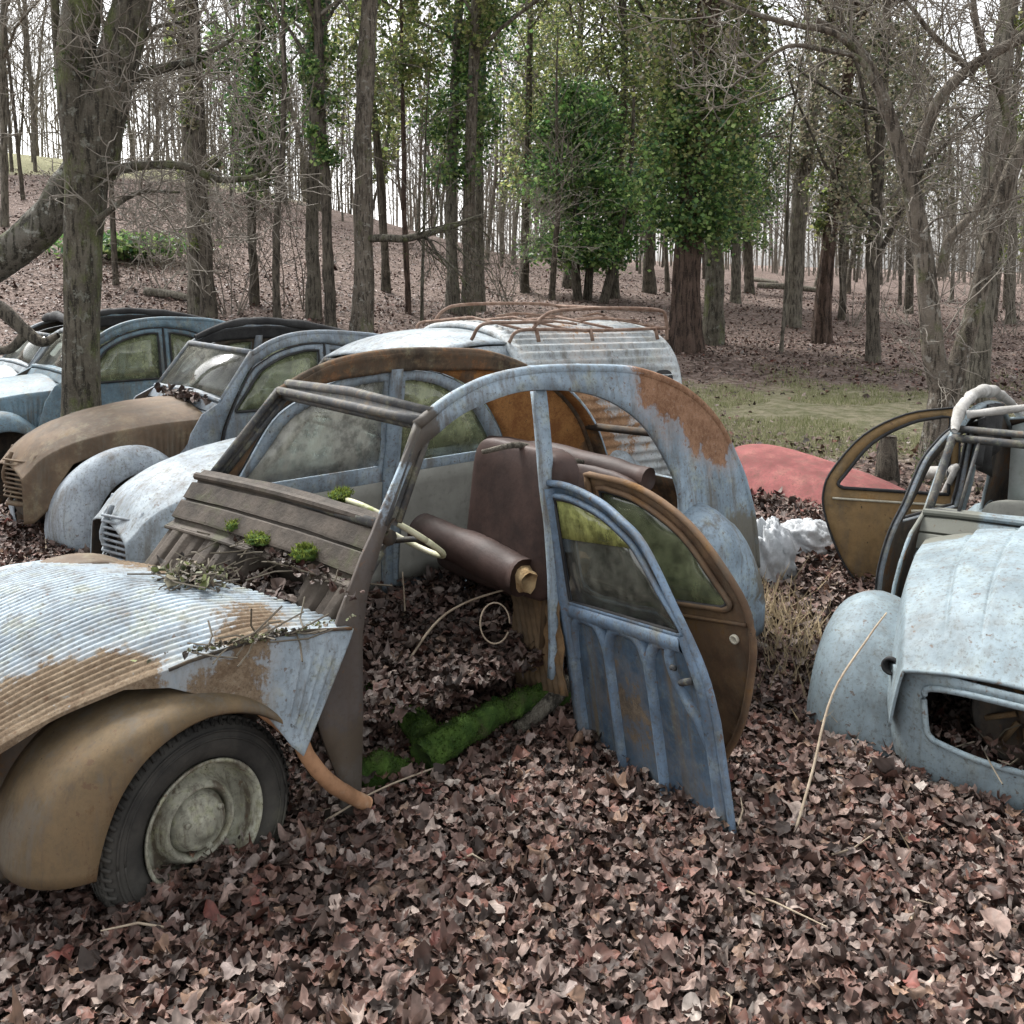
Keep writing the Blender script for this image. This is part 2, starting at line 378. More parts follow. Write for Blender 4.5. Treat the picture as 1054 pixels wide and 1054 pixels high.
# ground material: leaf brown ground with moss and grass patches
def groundmat():
    t = NT('leaf covered woodland ground')
    big = t.noise(.22, 5, .6); a = t.noise(5.5, 8, .72); b = t.noise(22, 5, .7); v = t.n('ShaderNodeTexVoronoi'); v.inputs['Scale'].default_value = 13
    t.L.new(t.co, v.inputs['Vector'])
    c = t.mix(t.ramp(a, .34, .66), (.085, .058, .046), (.185, .132, .108))
    vc = t.n('ShaderNodeSeparateColor'); t.L.new(v.outputs['Color'], vc.inputs[0])
    c = t.mix(t.ramp(vc.outputs[0], .35, .95), c, (.28, .212, .182))
    c = t.mix(t.math('MULTIPLY', t.ramp(b, .5, .75), .45), c, (.045, .031, .026))
    gm = t.math('MULTIPLY', t.math('MAXIMUM', t.patch((4.3, 12.2, 0), 5.0), 0.0), 1.1)
    g = t.ramp(t.math('ADD', t.math('MULTIPLY', t.noise(1.3, 8, .75), 1.3), gm), .98, 1.35)
    c = t.mix(t.math('MULTIPLY', g, .72), c, t.mix(t.ramp(a, .4, .6), (.15, .165, .07), (.29, .275, .17)))
    hill = t.math('MAXIMUM', t.patch((-33, 62, 9), 26.0), 0.0)
    c = t.mix(t.ramp(t.math('ADD', hill, t.math('MULTIPLY', t.noise(.3, 5, .6), .3)), .22, .36), c, t.mix(t.ramp(a, .3, .7), (.26, .27, .14), (.40, .37, .23)))
    t.col(c); t.rough(.95); t.bump(t.math('ADD', a, t.math('ADD', b, v.outputs['Distance'])), 1.0, .05)
    return t.m
M['ground'] = groundmat()

# ------------------------------------------------------------------ ground
xs = np.concatenate([-np.geomspace(170, 8.2, 34), np.arange(-8, 8.01, .085), np.geomspace(8.2, 170, 34)])
ys = np.concatenate([-np.geomspace(60, .6, 12), np.arange(.5, 13, .075), np.geomspace(13.1, 170, 80)])
gx, gy = np.meshgrid(xs, ys, indexing='ij')
gz = terr(gx, gy)-.02
mb = MB(); V, F = grid(np.stack([gx, gy, gz], -1)); mb.add(V, F[:, ::-1] if False else F)
g = mb.build('ground', M['ground']); g['kind'] = 'structure'

# ------------------------------------------------------------------ leaves
PAL = np.array([(.235, .135, .115), (.32, .21, .185), (.155, .078, .065), (.43, .32, .29), (.060, .036, .030), (.20, .085, .065), (.37, .275, .26), (.27, .155, .11), (.10, .052, .042), (.54, .44, .41), (.25, .075, .06)])*np.array([.66, .70, .66])
PW = np.array([.17, .12, .17, .075, .17, .10, .055, .055, .09, .008, .01]); PW = PW/PW.sum()
def lobed(n, kind=0):
    th = np.arange(n)*2*PI/n; u = np.cos(th)
    if n < 9: r = 1+.2*u; L = np.stack([r*u, r*np.sin(th)*.68], 1)
    elif kind == 0:    # oak: long with shallow rounded lobes
        w = .50*np.sqrt(np.maximum(0, 1-u*u))*(1+.25*u); lob = 1+.26*np.cos(7*PI*(u*.5+.5)+.6); L = np.stack([u, np.sign(np.sin(th))*w*lob], 1)
    elif kind == 1:    # plain oval leaf drawn to a point
        L = np.stack([u, np.sin(th)*(.50-.14*u)*np.sqrt(np.maximum(0, 1-.35*(u > 0)*u*u))], 1)
    else:              # broad lobed leaf
        r = 1+.26*np.cos(th*5)-.05*np.cos(th*10)+.10*u; L = np.stack([r*u, r*np.sin(th)*.9], 1)
    return L/np.abs(L[:, 0]).max()*.5
def leaves(mb, X, Y, Z, size, nv=12, tilt=.38, curl=1.0, pal=PAL, pw=PW, rng=RNG):
    N = len(X); kinds = np.array([lobed(nv, k) for k in (0, 1, 2)]); kd = rng.choice(3, N, p=[.55, .2, .25])
    sz = size*np.exp(rng.standard_normal(N)*.28)
    L = kinds[kd]*(1+.07*rng.standard_normal((N, nv, 1)))*np.stack([np.ones(N), .8+.5*rng.random(N)], -1)[:, None]
    two = nv > 9
    P = np.concatenate([L]+([L*.52] if two else [])+[np.zeros((N, 1, 2))], 1)*sz[:, None, None]; nt = P.shape[1]
    k1 = (rng.standard_normal(N)*1.9+.3)*curl; k2 = (rng.standard_normal(N)*4.6+1.0)*curl
    h = (k1[:, None]*P[..., 0]**2+k2[:, None]*P[..., 1]**2)/sz[:, None]*.42
    h = h+.07*sz[:, None]*np.sin(P[..., 0]/sz[:, None]*11+P[..., 1]/sz[:, None]*6+rng.random((N, 1))*6)+np.abs(P[..., 1])*.18*rng.standard_normal((N, 1))
    tw = rng.standard_normal(N)[:, None]*1.3*P[..., 0]*P[..., 1]/sz[:, None]
    Q = np.stack([P[..., 0], P[..., 1], h+tw], -1)
    az = rng.random(N)*2*PI; tl = np.abs(rng.standard_normal(N))*tilt; ta = rng.random(N)*2*PI
    def rot(Q, ax, ang):
        c = np.cos(ang)[:, None]; s = np.sin(ang)[:, None]; a, b = [(1, 2), (2, 0), (0, 1)][ax]
        R = Q.copy(); R[..., a] = Q[..., a]*c-Q[..., b]*s; R[..., b] = Q[..., a]*s+Q[..., b]*c; return R
    Q = rot(rot(rot(Q, 2, ta), 0, tl), 2, az)+np.stack([X, Y, Z], -1)[:, None]
    c = pal[rng.choice(len(pal), N, p=pw)]*(.6+.7*rng.random((N, 1)))
    cc = np.repeat(c[:, None], nt, 1)*(1+.20*rng.standard_normal((N, nt, 1))); cc[:, nt-1] *= .75
    b = np.arange(N)[:, None]*nt; j = np.arange(nv); k = (j+1) % nv; o = nv if two else 0
    F = np.stack([b+o+j, b+o+k, b+nt-1+0*j], -1).reshape(-1, 3)
    if two: F = np.concatenate([F, np.stack([b+j, b+k, b+nv+k], -1).reshape(-1, 3), np.stack([b+j, b+nv+k, b+nv+j], -1).reshape(-1, 3)])
    mb.add(Q.reshape(-1, 3), F, np.clip(cc, 0, 1).reshape(-1, 3))
def scatter(y0, y1, dn, rng=RNG, half=.60, extra=.4):
    w = lambda y: half*y+extra
    A = (w(y0)+w(y1))*(y1-y0); n = int(A*dn)
    y = np.sqrt(rng.random(n)*(y1**2-y0**2)+y0**2); x = (rng.random(n)*2-1)*w(y); return x, y
mb = MB()
for y0, y1, dn, sz, nv, hh in ((1.9, 4.6, 2900, .048, 16, .08), (1.9, 5.5, 2200, .022, 7, .06), (4.6, 7.5, 1300, .052, 12, .06), (7.5, 13, 300, .062, 6, .03), (13, 24, 110, .07, 5, .025), (24, 45, 30, .085, 5, .03)):
    x, y = scatter(y0, y1, dn)
    x += fbm(x*3, y*3, 5)*.1
    keep = np.ones(len(x), bool)
    if y0 > 7:
        gp_ = np.maximum(0, 1-np.hypot(x-4.3, y-12.2)/5.0)
        keep = RNG.random(len(x)) > gp_*1.3
    x, y = x[keep], y[keep]
    leaves(mb, x, y, terr(x, y)+RNG.random(len(x))**1.3*hh, sz, nv)
# leaves lying on the floor of the wreck
CMAIN = (-1.430, 3.250, -.12)
fl = mb.build('fallen_leaves', M['leaf'], smooth=True); tag(fl, 'brown carpet of dead fallen leaves over the woodland floor', 'leaves'); fl['kind'] = 'stuff'

# grass in the clearing on the right
def blades(name, x, y, h, label, cat, base=(.15, .175, .07), tip=(.38, .36, .23)):
    n = len(x); z = terr(x, y); az = RNG.random(n)*2*PI; hh = h*(.5+RNG.random(n)); w = .006+.004*RNG.random(n)
    dx, dy = np.cos(az), np.sin(az); lx = RNG.standard_normal(n)*.5*hh; ly = RNG.standard_normal(n)*.5*hh
    p0 = np.stack([x-dx*w, y-dy*w, z-.03], -1); p1 = np.stack([x+dx*w, y+dy*w, z-.03], -1); p2 = np.stack([x+lx, y+ly, z+hh], -1)
    k = RNG.random((n, 1)); c = np.array(base)*(1-k)+np.array(tip)*k
    mb = MB(); mb.add(np.stack([p0, p1, p2], 1).reshape(-1, 3), np.arange(3*n).reshape(n, 3), np.repeat(c, 3, 0))
    o = mb.build(name, M['grassblade'], smooth=False); tag(o, label, cat); o['kind'] = 'stuff'
n = 44000; x = 4.5+RNG.standard_normal(n)*2.8; y = 11.8+RNG.standard_normal(n)*2.6
k = (fbm(x*.9, y*.9, 21) > .03) & (y > 8.0) & (x > 1.2); x, y = x[k], y[k]
blades('grass', x, y, .038, 'thin pale green grass of the clearing behind the red bonnet', 'grass')
n = 750; x = 1.36+RNG.standard_normal(n)*.13; y = 4.75+RNG.standard_normal(n)*.45
blades('dry_grass', x, y, .13, 'tangle of straw coloured dead grass beside the blue rear wing', 'dry grass', (.30, .24, .15), (.46, .38, .26))

exec_parts = []
# ------------------------------------------------------------------ small car template (side profile in X forward, Z up)
def yside(x, z):
    y = interp(z, [(.2, .655), (.5, .665), (.8, .655), (1.0, .632), (1.12, .605), (1.3, .583), (1.46, .560), (1.56, .54), (1.62, .51)])
    return y-.15*np.maximum(0, -2.1-x)**2
ARCH = [(-.96, 1.45), (-1.12, 1.53), (-1.3, 1.58), (-1.55, 1.60), (-1.87, 1.585), (-2.15, 1.55), (-2.45, 1.44), (-2.7, 1.26), (-2.86, 1.03), (-2.98, .74), (-3.03, .5)]
arch = spl(ARCH, 5)
body_out = [(-.30, .33), (-.36, .6), (-.46, .9), (-.55, 1.03), (-.70, 1.11)]+[tuple(p) for p in arch]+[(-2.98, .40), (-2.85, .33)]
open_in = [(-.64, .37)]+[tuple(p) for p in spl([(-.66, .77), (-.70, .93), (-.80, 1.12), (-.93, 1.33), (-1.05, 1.41), (-1.18, 1.47), (-1.39, 1.515), (-1.57, 1.52), (-1.86, 1.47), (-2.1, 1.34), (-2.26, 1.14), (-2.31, 1.0), (-2.29, .85), (-2.18, .6)], 4)]+[(-1.98, .37)]
fdoor_out = [(-.675, .37)]+[tuple(p) for p in spl([(-.685, .77), (-.72, .93), (-.82, 1.12), (-.945, 1.32), (-1.06, 1.40), (-1.19, 1.46), (-1.39, 1.505), (-1.565, 1.51)], 4)]+[(-1.565, .37)]
fdoor_win = [tuple(p) for p in spl([(-.80, 1.03), (-.81, 1.06), (-.90, 1.17), (-1.0, 1.30), (-1.09, 1.36), (-1.21, 1.415), (-1.39, 1.455), (-1.515, 1.46)], 3)]+[(-1.515, 1.03)]
rdoor_out = [(-1.575, .37), (-1.575, 1.51)]+[tuple(p) for p in spl([(-1.60, 1.51), (-1.86, 1.46), (-2.09, 1.33), (-2.25, 1.13), (-2.30, 1.0), (-2.28, .85), (-2.17, .6), (-1.98, .37)], 4)]
rdoor_win = [(-1.63, 1.03), (-1.63, 1.455)]+[tuple(p) for p in spl([(-1.67, 1.455), (-1.84, 1.41), (-2.04, 1.29), (-2.18, 1.11), (-2.22, 1.05), (-2.19, 1.03)], 4)]

def side_map(V, s, off=0.0):
    return np.stack([V[:, 0], s*(yside(V[:, 0], V[:, 1])+off), V[:, 1]], 1)
def orient(F, s): return F if s < 0 else F[:, ::-1]

def add_sides(mb, sides=(1, -1), step=.05, sunk=0.0):
    lo = lambda L: [(x, z-sunk) if z < .42 else (x, z) for x, z in L]
    V, F = plate(([(-.60, -.02), (-.575, .2), (-.55, .32), (-.50, .46), (-.46, .6), (-.58, .86), (-.68, 1.03), (-.735, 1.10)]+lo(body_out[5:])) if sunk else body_out, [lo(open_in)], step)
    for s in sides: mb.add(side_map(V, s), F[:, ::-1] if s > 0 else F)
def add_rails(mb, s, r=.022):
    P = arch; P3 = np.stack([P[:, 0], s*(yside(P[:, 0], P[:, 1])-.012), P[:, 1]-.008], 1)
    tubec(mb, P3, r, 8)
def rear_shell(mb, hw=.34, z0=1.17, z1=1.40):
    st = [p for p in arch if p[0] < -2.36]; rows = []
    yy = np.linspace(-1, 1, 25)
    for x, z in st:
        Y = yside(np.array([x]), np.array([z]))[0]-.004
        b = .10*np.clip((1.46-z)/.4, 0, 1)
        rows.append(np.stack([x-b*(1-np.abs(yy)**2.5), Y*yy, z+.05*(1-yy**2)*np.clip((z-.9)/.5, 0, 1)], 1))
    P = np.array(rows); V, F = grid(P)
    c = V[F].mean(1); k = ~((np.abs(c[:, 1]) < hw) & (c[:, 2] > z0) & (c[:, 2] < z1))
    mb.add(V, F[k][:, ::-1])
def floor_pan(mb):
    P = np.array([[(x, y, .37+.012*math.sin(x*40)) for y in (-.62, -.3, 0, .3, .62)] for x in np.linspace(-.45, -2.2, 50)]); mb.add(*grid(P))
    P = np.array([[(-2.2, y, z) for y in (-.6, -.3, 0, .3, .6)] for z in (.37, .6, .85)]); mb.add(*grid(P))
def win_frame(mb, r=.02, corners=None, mid=False):
    HR, HL, BR, BL = corners or ((-.965, -.545, 1.455), (-.965, .545, 1.455), (-.715, -.58, 1.115), (-.715, .58, 1.115))
    for a, b in ((HR, HL), (HL, BL), (BL, BR), (BR, HR)):
        tubec(mb, np.linspace(a, b, 6), r, 8)
def bonnet(mb, st=None, low=None, ripple=0.0, nr=16, slant=.10, rearskew=0.0, louvre=.006, crease=0, nx=100, ntop=96, nside=14):
    """stations: X, half width at the crease, crease z, crown z ; low: lower edge z and y of the side panel"""
    st = np.array(st or [(-.62, .56, .985, 1.085), (-.3, .51, .965, 1.065), (0, .45, .925, 1.02), (.25, .385, .86, .95), (.42, .34, .78, .86), (.52, .31, .68, .75), (.56, .30, .60, .64)])
    low = low or [(-.62, .57), (-.5, .54), (-.4, .57), (-.3, .63), (-.15, .70), (.05, .76), (.15, .76), (.26, .72), (.34, .60), (.42, .42), (.5, .34), (.56, .34)]
    X = np.linspace(st[0, 0], st[-1, 0], nx); cy = np.interp(X, st[:, 0], st[:, 1]); cz = np.interp(X, st[:, 0], st[:, 2]); kz = np.interp(X, st[:, 0], st[:, 3])
    def sm(a):
        k = 5; b = np.pad(a, k, mode='edge'); return np.convolve(b, np.ones(2*k+1)/(2*k+1), 'valid')
    cy, cz, kz = sm(cy), sm(cz), sm(kz)
    lz = np.minimum(interp(X, low), cz-.01)
    rows = []
    for i, x in enumerate(X):
        t = np.linspace(-1, 1, ntop); fade = np.clip((st[-1, 0]-.08-x)/.25, 0, 1)
        z = cz[i]+(kz[i]-cz[i])*(1-np.abs(t)**2.2)+ripple*(1-2.2*np.abs(np.cos(t*PI*nr/2))**5)*np.clip((1-np.abs(t))*8, 0, 1)*fade
        if crease:
            for c in (.30, .62):
                z = z+.016*np.clip((c+.02-np.abs(t))/.03, 0, 1)*fade-.006*np.exp(-((np.abs(t)-c-.02)/.012)**2)*fade
        top = np.stack([x+rearskew*t+0*t, cy[i]*t, z], 1)
        u = np.linspace(0, 1, nside)[1:]
        sl = slant*np.clip((st[0, 0]+.32-x)/.32, 0, 1)
        lv = louvre*np.cos(2*PI*(x-.0*u)/.042)*np.clip((-.16-x)/.05, 0, 1)*np.clip(u*6-.6, 0, 1)*np.clip((1-u)*6-.6, 0, 1)
        ly = cy[i]+.055*np.clip((cz[i]-lz[i])/.3, 0, 1)
        ys_ = cy[i]+(ly-cy[i])*u**.7+lv; zs_ = cz[i]+(lz[i]-cz[i])*u
        L = np.stack([x+sl*u+rearskew, ys_, zs_], 1); R = np.stack([x+sl*u-rearskew, -ys_, zs_], 1)
        rows.append(np.concatenate([R[::-1], top, L]))
    V, F = grid(np.array(rows)); mb.add(V, F)
def grille(mb, mbs, X=.555, w=.30, z0=.46, z1=.74, n=9):
    for k in range(n):
        z = z0+(z1-z0)*(k+.5)/n; ww = w*(1-.25*abs((k+.5)/n-.5)*2)
        tubec(mbs, [(X-.10+.03, -ww, z), (X-.02, -ww*.5, z), (X+.03, 0, z), (X-.02, ww*.5, z), (X-.07, ww, z)], .008, 6)
    for y in (-w, 0, w):
        tubec(mb, spl([(X-.09-.0*abs(y), y*.8, z0-.03), (X-.06+(.09 if y == 0 else 0), y, (z0+z1)/2), (X-.10+(.08 if y == 0 else 0), y*.85, z1+.03)], 5), .016, 8)
    tubec(mb, [(X-.09, -w*.8, z0-.03), (X, 0, z0-.04), (X-.09, w*.8, z0-.03)], .02, 8)
def fender_front(mb, s, zs=.97, tuck=.10, ext=0.0, t0=0.0):
    T = np.linspace(t0, 1, 28)
    O = spl([(.40, .20), (.435, .42), (.38, .64), (.24, .80), (.02, .885), (-.20, .86), (-.40, .70)], 8); A = spl([(.24, .18), (.235, .34), (.17, .52), (.06, .635), (-.10, .685), (-.26, .645), (-.38, .54)], 8)
    def rs(P):
        d = np.concatenate([[0], np.cumsum(np.linalg.norm(np.diff(P, axis=0), axis=1))]); d /= d[-1]
        return np.stack([np.interp(T, d, P[:, i]) for i in (0, 1)], 1)
    O, A = rs(O), rs(A); rows = []
    for o, a in zip(O, A):
        r = []
        for u in np.linspace(0, 1, 14):
            ang = u*PI/2
            y = .36+(.37+ext)*math.sin(min(1, u*1.0)*PI/2)**.9; k = max(0, (u-.25)/.75)**1.7
            p = o*(1-k)+a*k
            p = p*np.array([1, zs]) if k == 0 else np.array([p[0], p[1]*(zs*(1-k)+k)])
            p = p-np.array([0, tuck*(1-min(1, u/.45))**1.4])
            r.append((p[0], s*y, p[1]))
        r.append((a[0]-.0, s*(.715+ext), a[1]-.012)); rows.append(r)
    V, F = grid(np.array(rows)); mb.add(V, F if s < 0 else F[:, ::-1])
rfen = [(-2.08, .30)]+[tuple(p) for p in spl([(-2.10, .50), (-2.15, .70), (-2.25, .86), (-2.40, .935), (-2.53, .91), (-2.71, .77), (-2.86, .54), (-2.90, .30)], 4)]
def fender_rear(mb, s, out=.14):
    V, F = plate(rfen, [], .04); d = pdist(V, rfen[:-1]); lowd = np.where(V[:, 1] < .5, .3, d)
    q = np.clip(np.minimum(d, .5)/.20, 0, 1); q = np.where(V[:, 1] < .45, np.clip(np.minimum(V[:, 0]+2.9, -2.08-V[:, 0])/.2, 0, 1), q)
    base = np.minimum(yside(V[:, 0], V[:, 1])-.02, .64)
    y = base+out*np.sqrt(np.clip(q*(2-q), 0, 1))
    mb.add(np.stack([V[:, 0], s*y, V[:, 1]], 1), orient(F, s))
def wheel(parent, c, s, tyre=True):
    prof = [(.190, .03), (.200, .055), (.235, .070), (.275, .072), (.302, .058), (.312, .030), (.315, .0), (.312, -.03), (.302, -.058), (.275, -.072), (.235, -.07), (.2, -.055)]
    w = bpy.data.objects.new('wheel', None); COL.objects.link(w); w.parent = parent; w.location = c; w.empty_display_size = .1
    mb = MB(); V, F = lathe(prof, 72, (0, 0, 0), 'Y', s)
    # tread grooves
    mb.add(V, F)
    for yy in (-.036, -.012, .012, .036):
        th = np.linspace(0, 2*PI, 73); tubec(mb, np.stack([.3145*np.cos(th), yy+0*th, .3145*np.sin(th)], 1), .006, 5)
    for rr in (.262, .284):
        th = np.linspace(0, 2*PI, 73); tubec(mb, np.stack([rr*np.cos(th), s*.0715+0*th, rr*np.sin(th)], 1), .004, 5)
    for k in range(66):
        a = k*2*PI/66
        for sg in (1, -1): mb.add(*tube(np.array([(.2985*math.cos(a), sg*.0625, .2985*math.sin(a)), (.3135*math.cos(a+.02), sg*.044, .3135*math.sin(a+.02)), (.3165*math.cos(a+.045), sg*.02, .3165*math.sin(a+.045))]), .0065, 5))
    mb.build('tyre', M['tyre'], w)
    mb = MB(); V, F = lathe([(.200, .064), (.197, .070), (.188, .066), (.180, .028), (.172, -.008), (.158, -.024), (.142, -.022), (.132, -.006), (.116, .034), (.108, .039), (.101, .030), (.092, .006)], 64, (0, 0, 0), 'Y', s); mb.add(V, F)
    mb.build('rim', M['rim'], w, solid=.004)
    mb = MB(); V, F = lathe([(.094, .006), (.085, .022), (.078, .044), (.062, .056), (.040, .062), (.036, .07), (.02, .073), (.001, .073)], 48, (0, 0, 0), 'Y', s); mb.add(V, F)
    for k in range(3):
        a = k*2*PI/3+.4; V, F = lathe([(.009, .05), (.009, .068), (.001, .068)], 8, (.066*math.cos(a), 0, .066*math.sin(a)), 'Y', s); mb.add(V, F)
    mb.build('hub_cap', M['rim'], w)
    return w
def door_side(parent, kind, s, mats, glass, label=None, handle=True, lining=None):
    out, win = (fdoor_out, fdoor_win) if kind == 'f' else (rdoor_out, rdoor_win)
    V, F = plate(out, [win], .05); mb = MB(); mb.add(side_map(V, s, .004), orient(F, s))
    d = mb.build('door', mats, parent, solid=.03, moff=1 if len(mats) > 1 else 0)
    if label: d['label'] = label
    mb = MB(); L = dens(win, .05); L = np.vstack([L, L[:1]]); tubec(mb, side_map(L, s, .008), .010, 6); L = dens(out, .05); L = np.vstack([L, L[:1]]); tubec(mb, side_map(L, s, .0045), .0065, 5); mb.build('seal_and_gap_line', M['black'], d)  # rubber seal; outer black tube also stands for the dark of the door gap
    if glass:
        V, F = plate(win, [], .12); mb = MB(); mb.add(side_map(V, s, -.012), orient(F, s)); mb.build('window', glass, d, solid=.003)
    if handle:
        mb = MB(); x0 = -1.42 if kind == 'f' else -1.72
        P = np.array([(x0, .93), (x0-.04, .935), (x0-.11, .93)]); tubec(mb, side_map(P, s, .03), .009, 6); mb.build('handle', M['chrome'], d)
    if lining:
        o2 = [(p[0], p[1]) for p in out]; c = np.array([np.mean([p[0] for p in o2]), .68])
        xs_ = [p[0] for p in o2 if p[1] < .99]; x0, x1 = min(xs_)+.07, max(xs_)-.06
        V, F = plate([(x0+.1, .42), (x1, .42), (x1-.03, .98), (x0+.02, .98)], [], .08); mb = MB(); mb.add(side_map(V, s, -.034), orient(F, s))
        mb.build('door_lining', lining, d, solid=.006)
    return d
def roof_skin(mb, x0=-.97, x1=-2.36, sag=.0):
    k = (arch[:, 0] <= x0) & (arch[:, 0] >= x1); yy = np.linspace(-1, 1, 17); rows = []
    for x, z in arch[k]:
        Y = yside(np.array([x]), np.array([z]))[0]-.01
        rows.append(np.stack([x+0*yy, Y*yy, z+.06*(1-yy**2)*(1-sag)+.01], 1))
    V, F = grid(np.array(rows)); mb.add(V, F)
def car_root(label, pose, group=None):
    x, y, z, yaw, pi_, ro = pose
    return empty('wrecked_car', label, 'car', (x, y, z), (ro, pi_, yaw), group)
# ------------------------------------------------------------------ the wreck in the foreground
def at_local(root, p):
    return (np.array(root.rotation_euler.to_matrix()) @ np.array(p, float))+np.array(root.location)
def noisy_tube(mb, P, R, n=20, k=10, amp=.02, freq=14, seed=0, flat=1.0):
    P = spl(P, k) if len(P) > 2 else np.linspace(P[0], P[1], k*3)
    R = np.interp(np.linspace(0, 1, len(P)), np.linspace(0, 1, len(np.atleast_1d(R))), np.atleast_1d(R))
    V, F = tube(P, R, n); V2 = V.reshape(len(P), n, 3); c = P[:, None]
    d = V2-c; nn = fbm(V2[..., 0]*freq+V2[..., 2]*freq*.7, V2[..., 1]*freq+V2[..., 2]*freq*.5, seed)
    d = d*(1+nn[..., None]*2*amp/np.maximum(R[:, None, None], 1e-3)); d[..., 2] *= flat
    V2 = c+d; mb.add(V2.reshape(-1, 3), F)
    b = mb.n-len(V); m = len(P); a = np.arange(n)
    c0 = P[0]; c1 = P[-1]
    mb.add([c0, c1], np.zeros((0, 3), int)); i0 = mb.n-2
    mb.F.append((np.stack([b+a, b+(a+1) % n, i0+0*a], 1), 0)); e = b+(m-1)*n
    mb.F.append((np.stack([e+(a+1) % n, e+a, i0+1+0*a], 1), 0))

def car_shell(root, mat, inner=None, farmat=None, name='body', sunk=0.0, rear=(.34, 1.17, 1.40)):
    inner = inner or M['interior']
    mb = MB(); add_sides(mb, sunk=sunk); rear_shell(mb, *rear); mb.build(name, [mat, inner], root, solid=.018, moff=1)
    mb = MB(); add_rails(mb, 1); mb.build('roof_rail', mat, root)
    mb = MB(); add_rails(mb, -1); mb.build('roof_rail', farmat or mat, root)
    mb = MB(); floor_pan(mb); mb.build('floor', M['interior'], root, solid=.01).location.z = -.7*sunk
    for s in (1, -1):
        V, F = plate([(-1.535, .36), (-1.535, 1.515), (-1.60, 1.515), (-1.60, .36)], [], .06); mb = MB(); mb.add(side_map(V, s, -.022), orient(F, s))
        mb.build('pillar', mat, root, solid=.025)
def rail_band(root, s, mat, x0=-1.0, x1=-2.5, h=.11, off=-.03):
    k = (arch[:, 0] <= x0) & (arch[:, 0] >= x1); P = arch[k]; rows = []
    for i, (x, z) in enumerate(P):
        e = math.sin(PI*i/(len(P)-1))**.35
        zz = np.linspace(z-.005, z-.005-h*e-.01, 6)+.0; rows.append(np.stack([x+0*zz, s*(yside(x+0*zz, zz)+off), zz+fbm(zz*9+x*7, x*3+0*zz, 5)*.02], 1))
    mb = MB(); mb.add(*grid(np.array(rows))); return mb.build('roof_lining', mat, root, solid=.012)
def scuttle(root, mat, skew=-.09, flap=True, fw=True):
    prof = [(-.735, 1.135), (-.70, 1.112), (-.694, 1.103), (-.705, 1.092), (-.698, 1.082), (-.684, 1.090), (-.678, 1.088), (-.643, 1.036), (-.639, 1.029), (-.652, 1.020), (-.646, 1.010), (-.633, 1.019), (-.628, 1.016), (-.590, .962), (-.586, .954), (-.600, .944), (-.592, .934), (-.565, .925), (-.56, .91)]
    yy = np.linspace(-.60, .60, 31); rows = []
    for x, z in prof: rows.append(np.stack([x+skew*yy/.55, yy, z+.014*(1-(yy/.6)**2)+fbm(yy*5+z*3, yy*0+x*40, 4)*.012], 1))
    mb = MB(); V, F = grid(np.array(rows)); mb.add(V, F); tubec(mb, np.stack([-.70+skew*yy/.55, yy, 1.112+.014*(1-(yy/.6)**2)], 1), .017, 8)
    tubec(mb, np.stack([-.562+skew*yy/.55, yy, .915+.014*(1-(yy/.6)**2)], 1), .009, 8)
    mb.build('scuttle', mat, root, solid=.005, smooth=False)
    if fw:
        yy = np.linspace(-.60, .60, 121); rows = []
        gro = -.034*np.exp(-(((yy*7.5) % 1-.5)/.07)**2)+.008*np.sign(np.sin(yy*7.5*PI))
        hole = np.exp(-((yy-.14)/.17)**4)
        for t in np.linspace(0, 1, 26):
            x = -.57+.20*t; z = .925-.23*t
            if t > .8: x = -.41+.0*t; z = .741-(t-.8)*1.2
            dent = hole*math.exp(-((t-.30)/.26)**4)*.13
            rows.append(np.stack([x+skew*yy/.55+gro*.7-dent*.9, yy, z+gro*.6-dent*.7], 1))
        mb = MB(); mb.add(*grid(np.array(rows))); mb.build('firewall', mat, root, solid=.008)

# ---- main wreck
R1 = car_root('doorless blue grey wreck in front, its ripple bonnet dropped over a flat tyred front wheel', (-1.430, 3.250, -.12, 3.8354, .003, -.004))
car_shell(R1, M['blue'], M['inner_main'], M['farrail'], sunk=.34, rear=(.46, .86, 1.50))
mb = MB(); tubec(mb, [(-2.83, -.5, 1.10), (-2.92, 0, 1.11), (-2.83, .5, 1.10)], .022, 8); tubec(mb, [(-2.50, -.5, 1.42), (-2.53, 0, 1.47), (-2.50, .5, 1.42)], .02, 8); mb.build('rear_crossbar', M['interior'], R1)
rail_band(R1, -1, M['farrail'], -1.0, -2.5, .085)
door_side(R1, 'f', -1, [M['blue'], M['innerblue']], M['glasspale'], handle=False)
door_side(R1, 'r', -1, [M['blue'], M['innerblue']], M['glass'], handle=False, lining=M['lining'])
mb = MB(); V, F = plate([(-.74, .40), (-1.53, .40), (-1.53, .95), (-.78, .95)], [], .08); mb.add(side_map(V, -1, -.036), F); mb.build('door_lining', M['lining'], R1, solid=.006)
scuttle(R1, M['cowl'])
mb = MB(); HR, HL, BR, BL = (-.965, -.545, 1.455), (-.975, .545, 1.455), (-.655, -.575, 1.105), (-.79, .59, 1.115)
win_frame(mb, .019, (HR, HL, BR, BL))
H2 = lambda y, dx, dz: (-.97+dx, y, 1.455+dz)
tubec(mb, [H2(-.55, -.045, .025), H2(0, -.045, .045), H2(.55, -.055, .025)], .022, 8); tubec(mb, [H2(-.55, -.02, -.025), H2(.55, -.03, -.025)], .018, 8)
for a, b in ((HR, BR), (HL, BL)): tubec(mb, [(a[0]-.05, a[1], a[2]-.02), (b[0]-.06, b[1], b[2]+.0)], .014, 8)
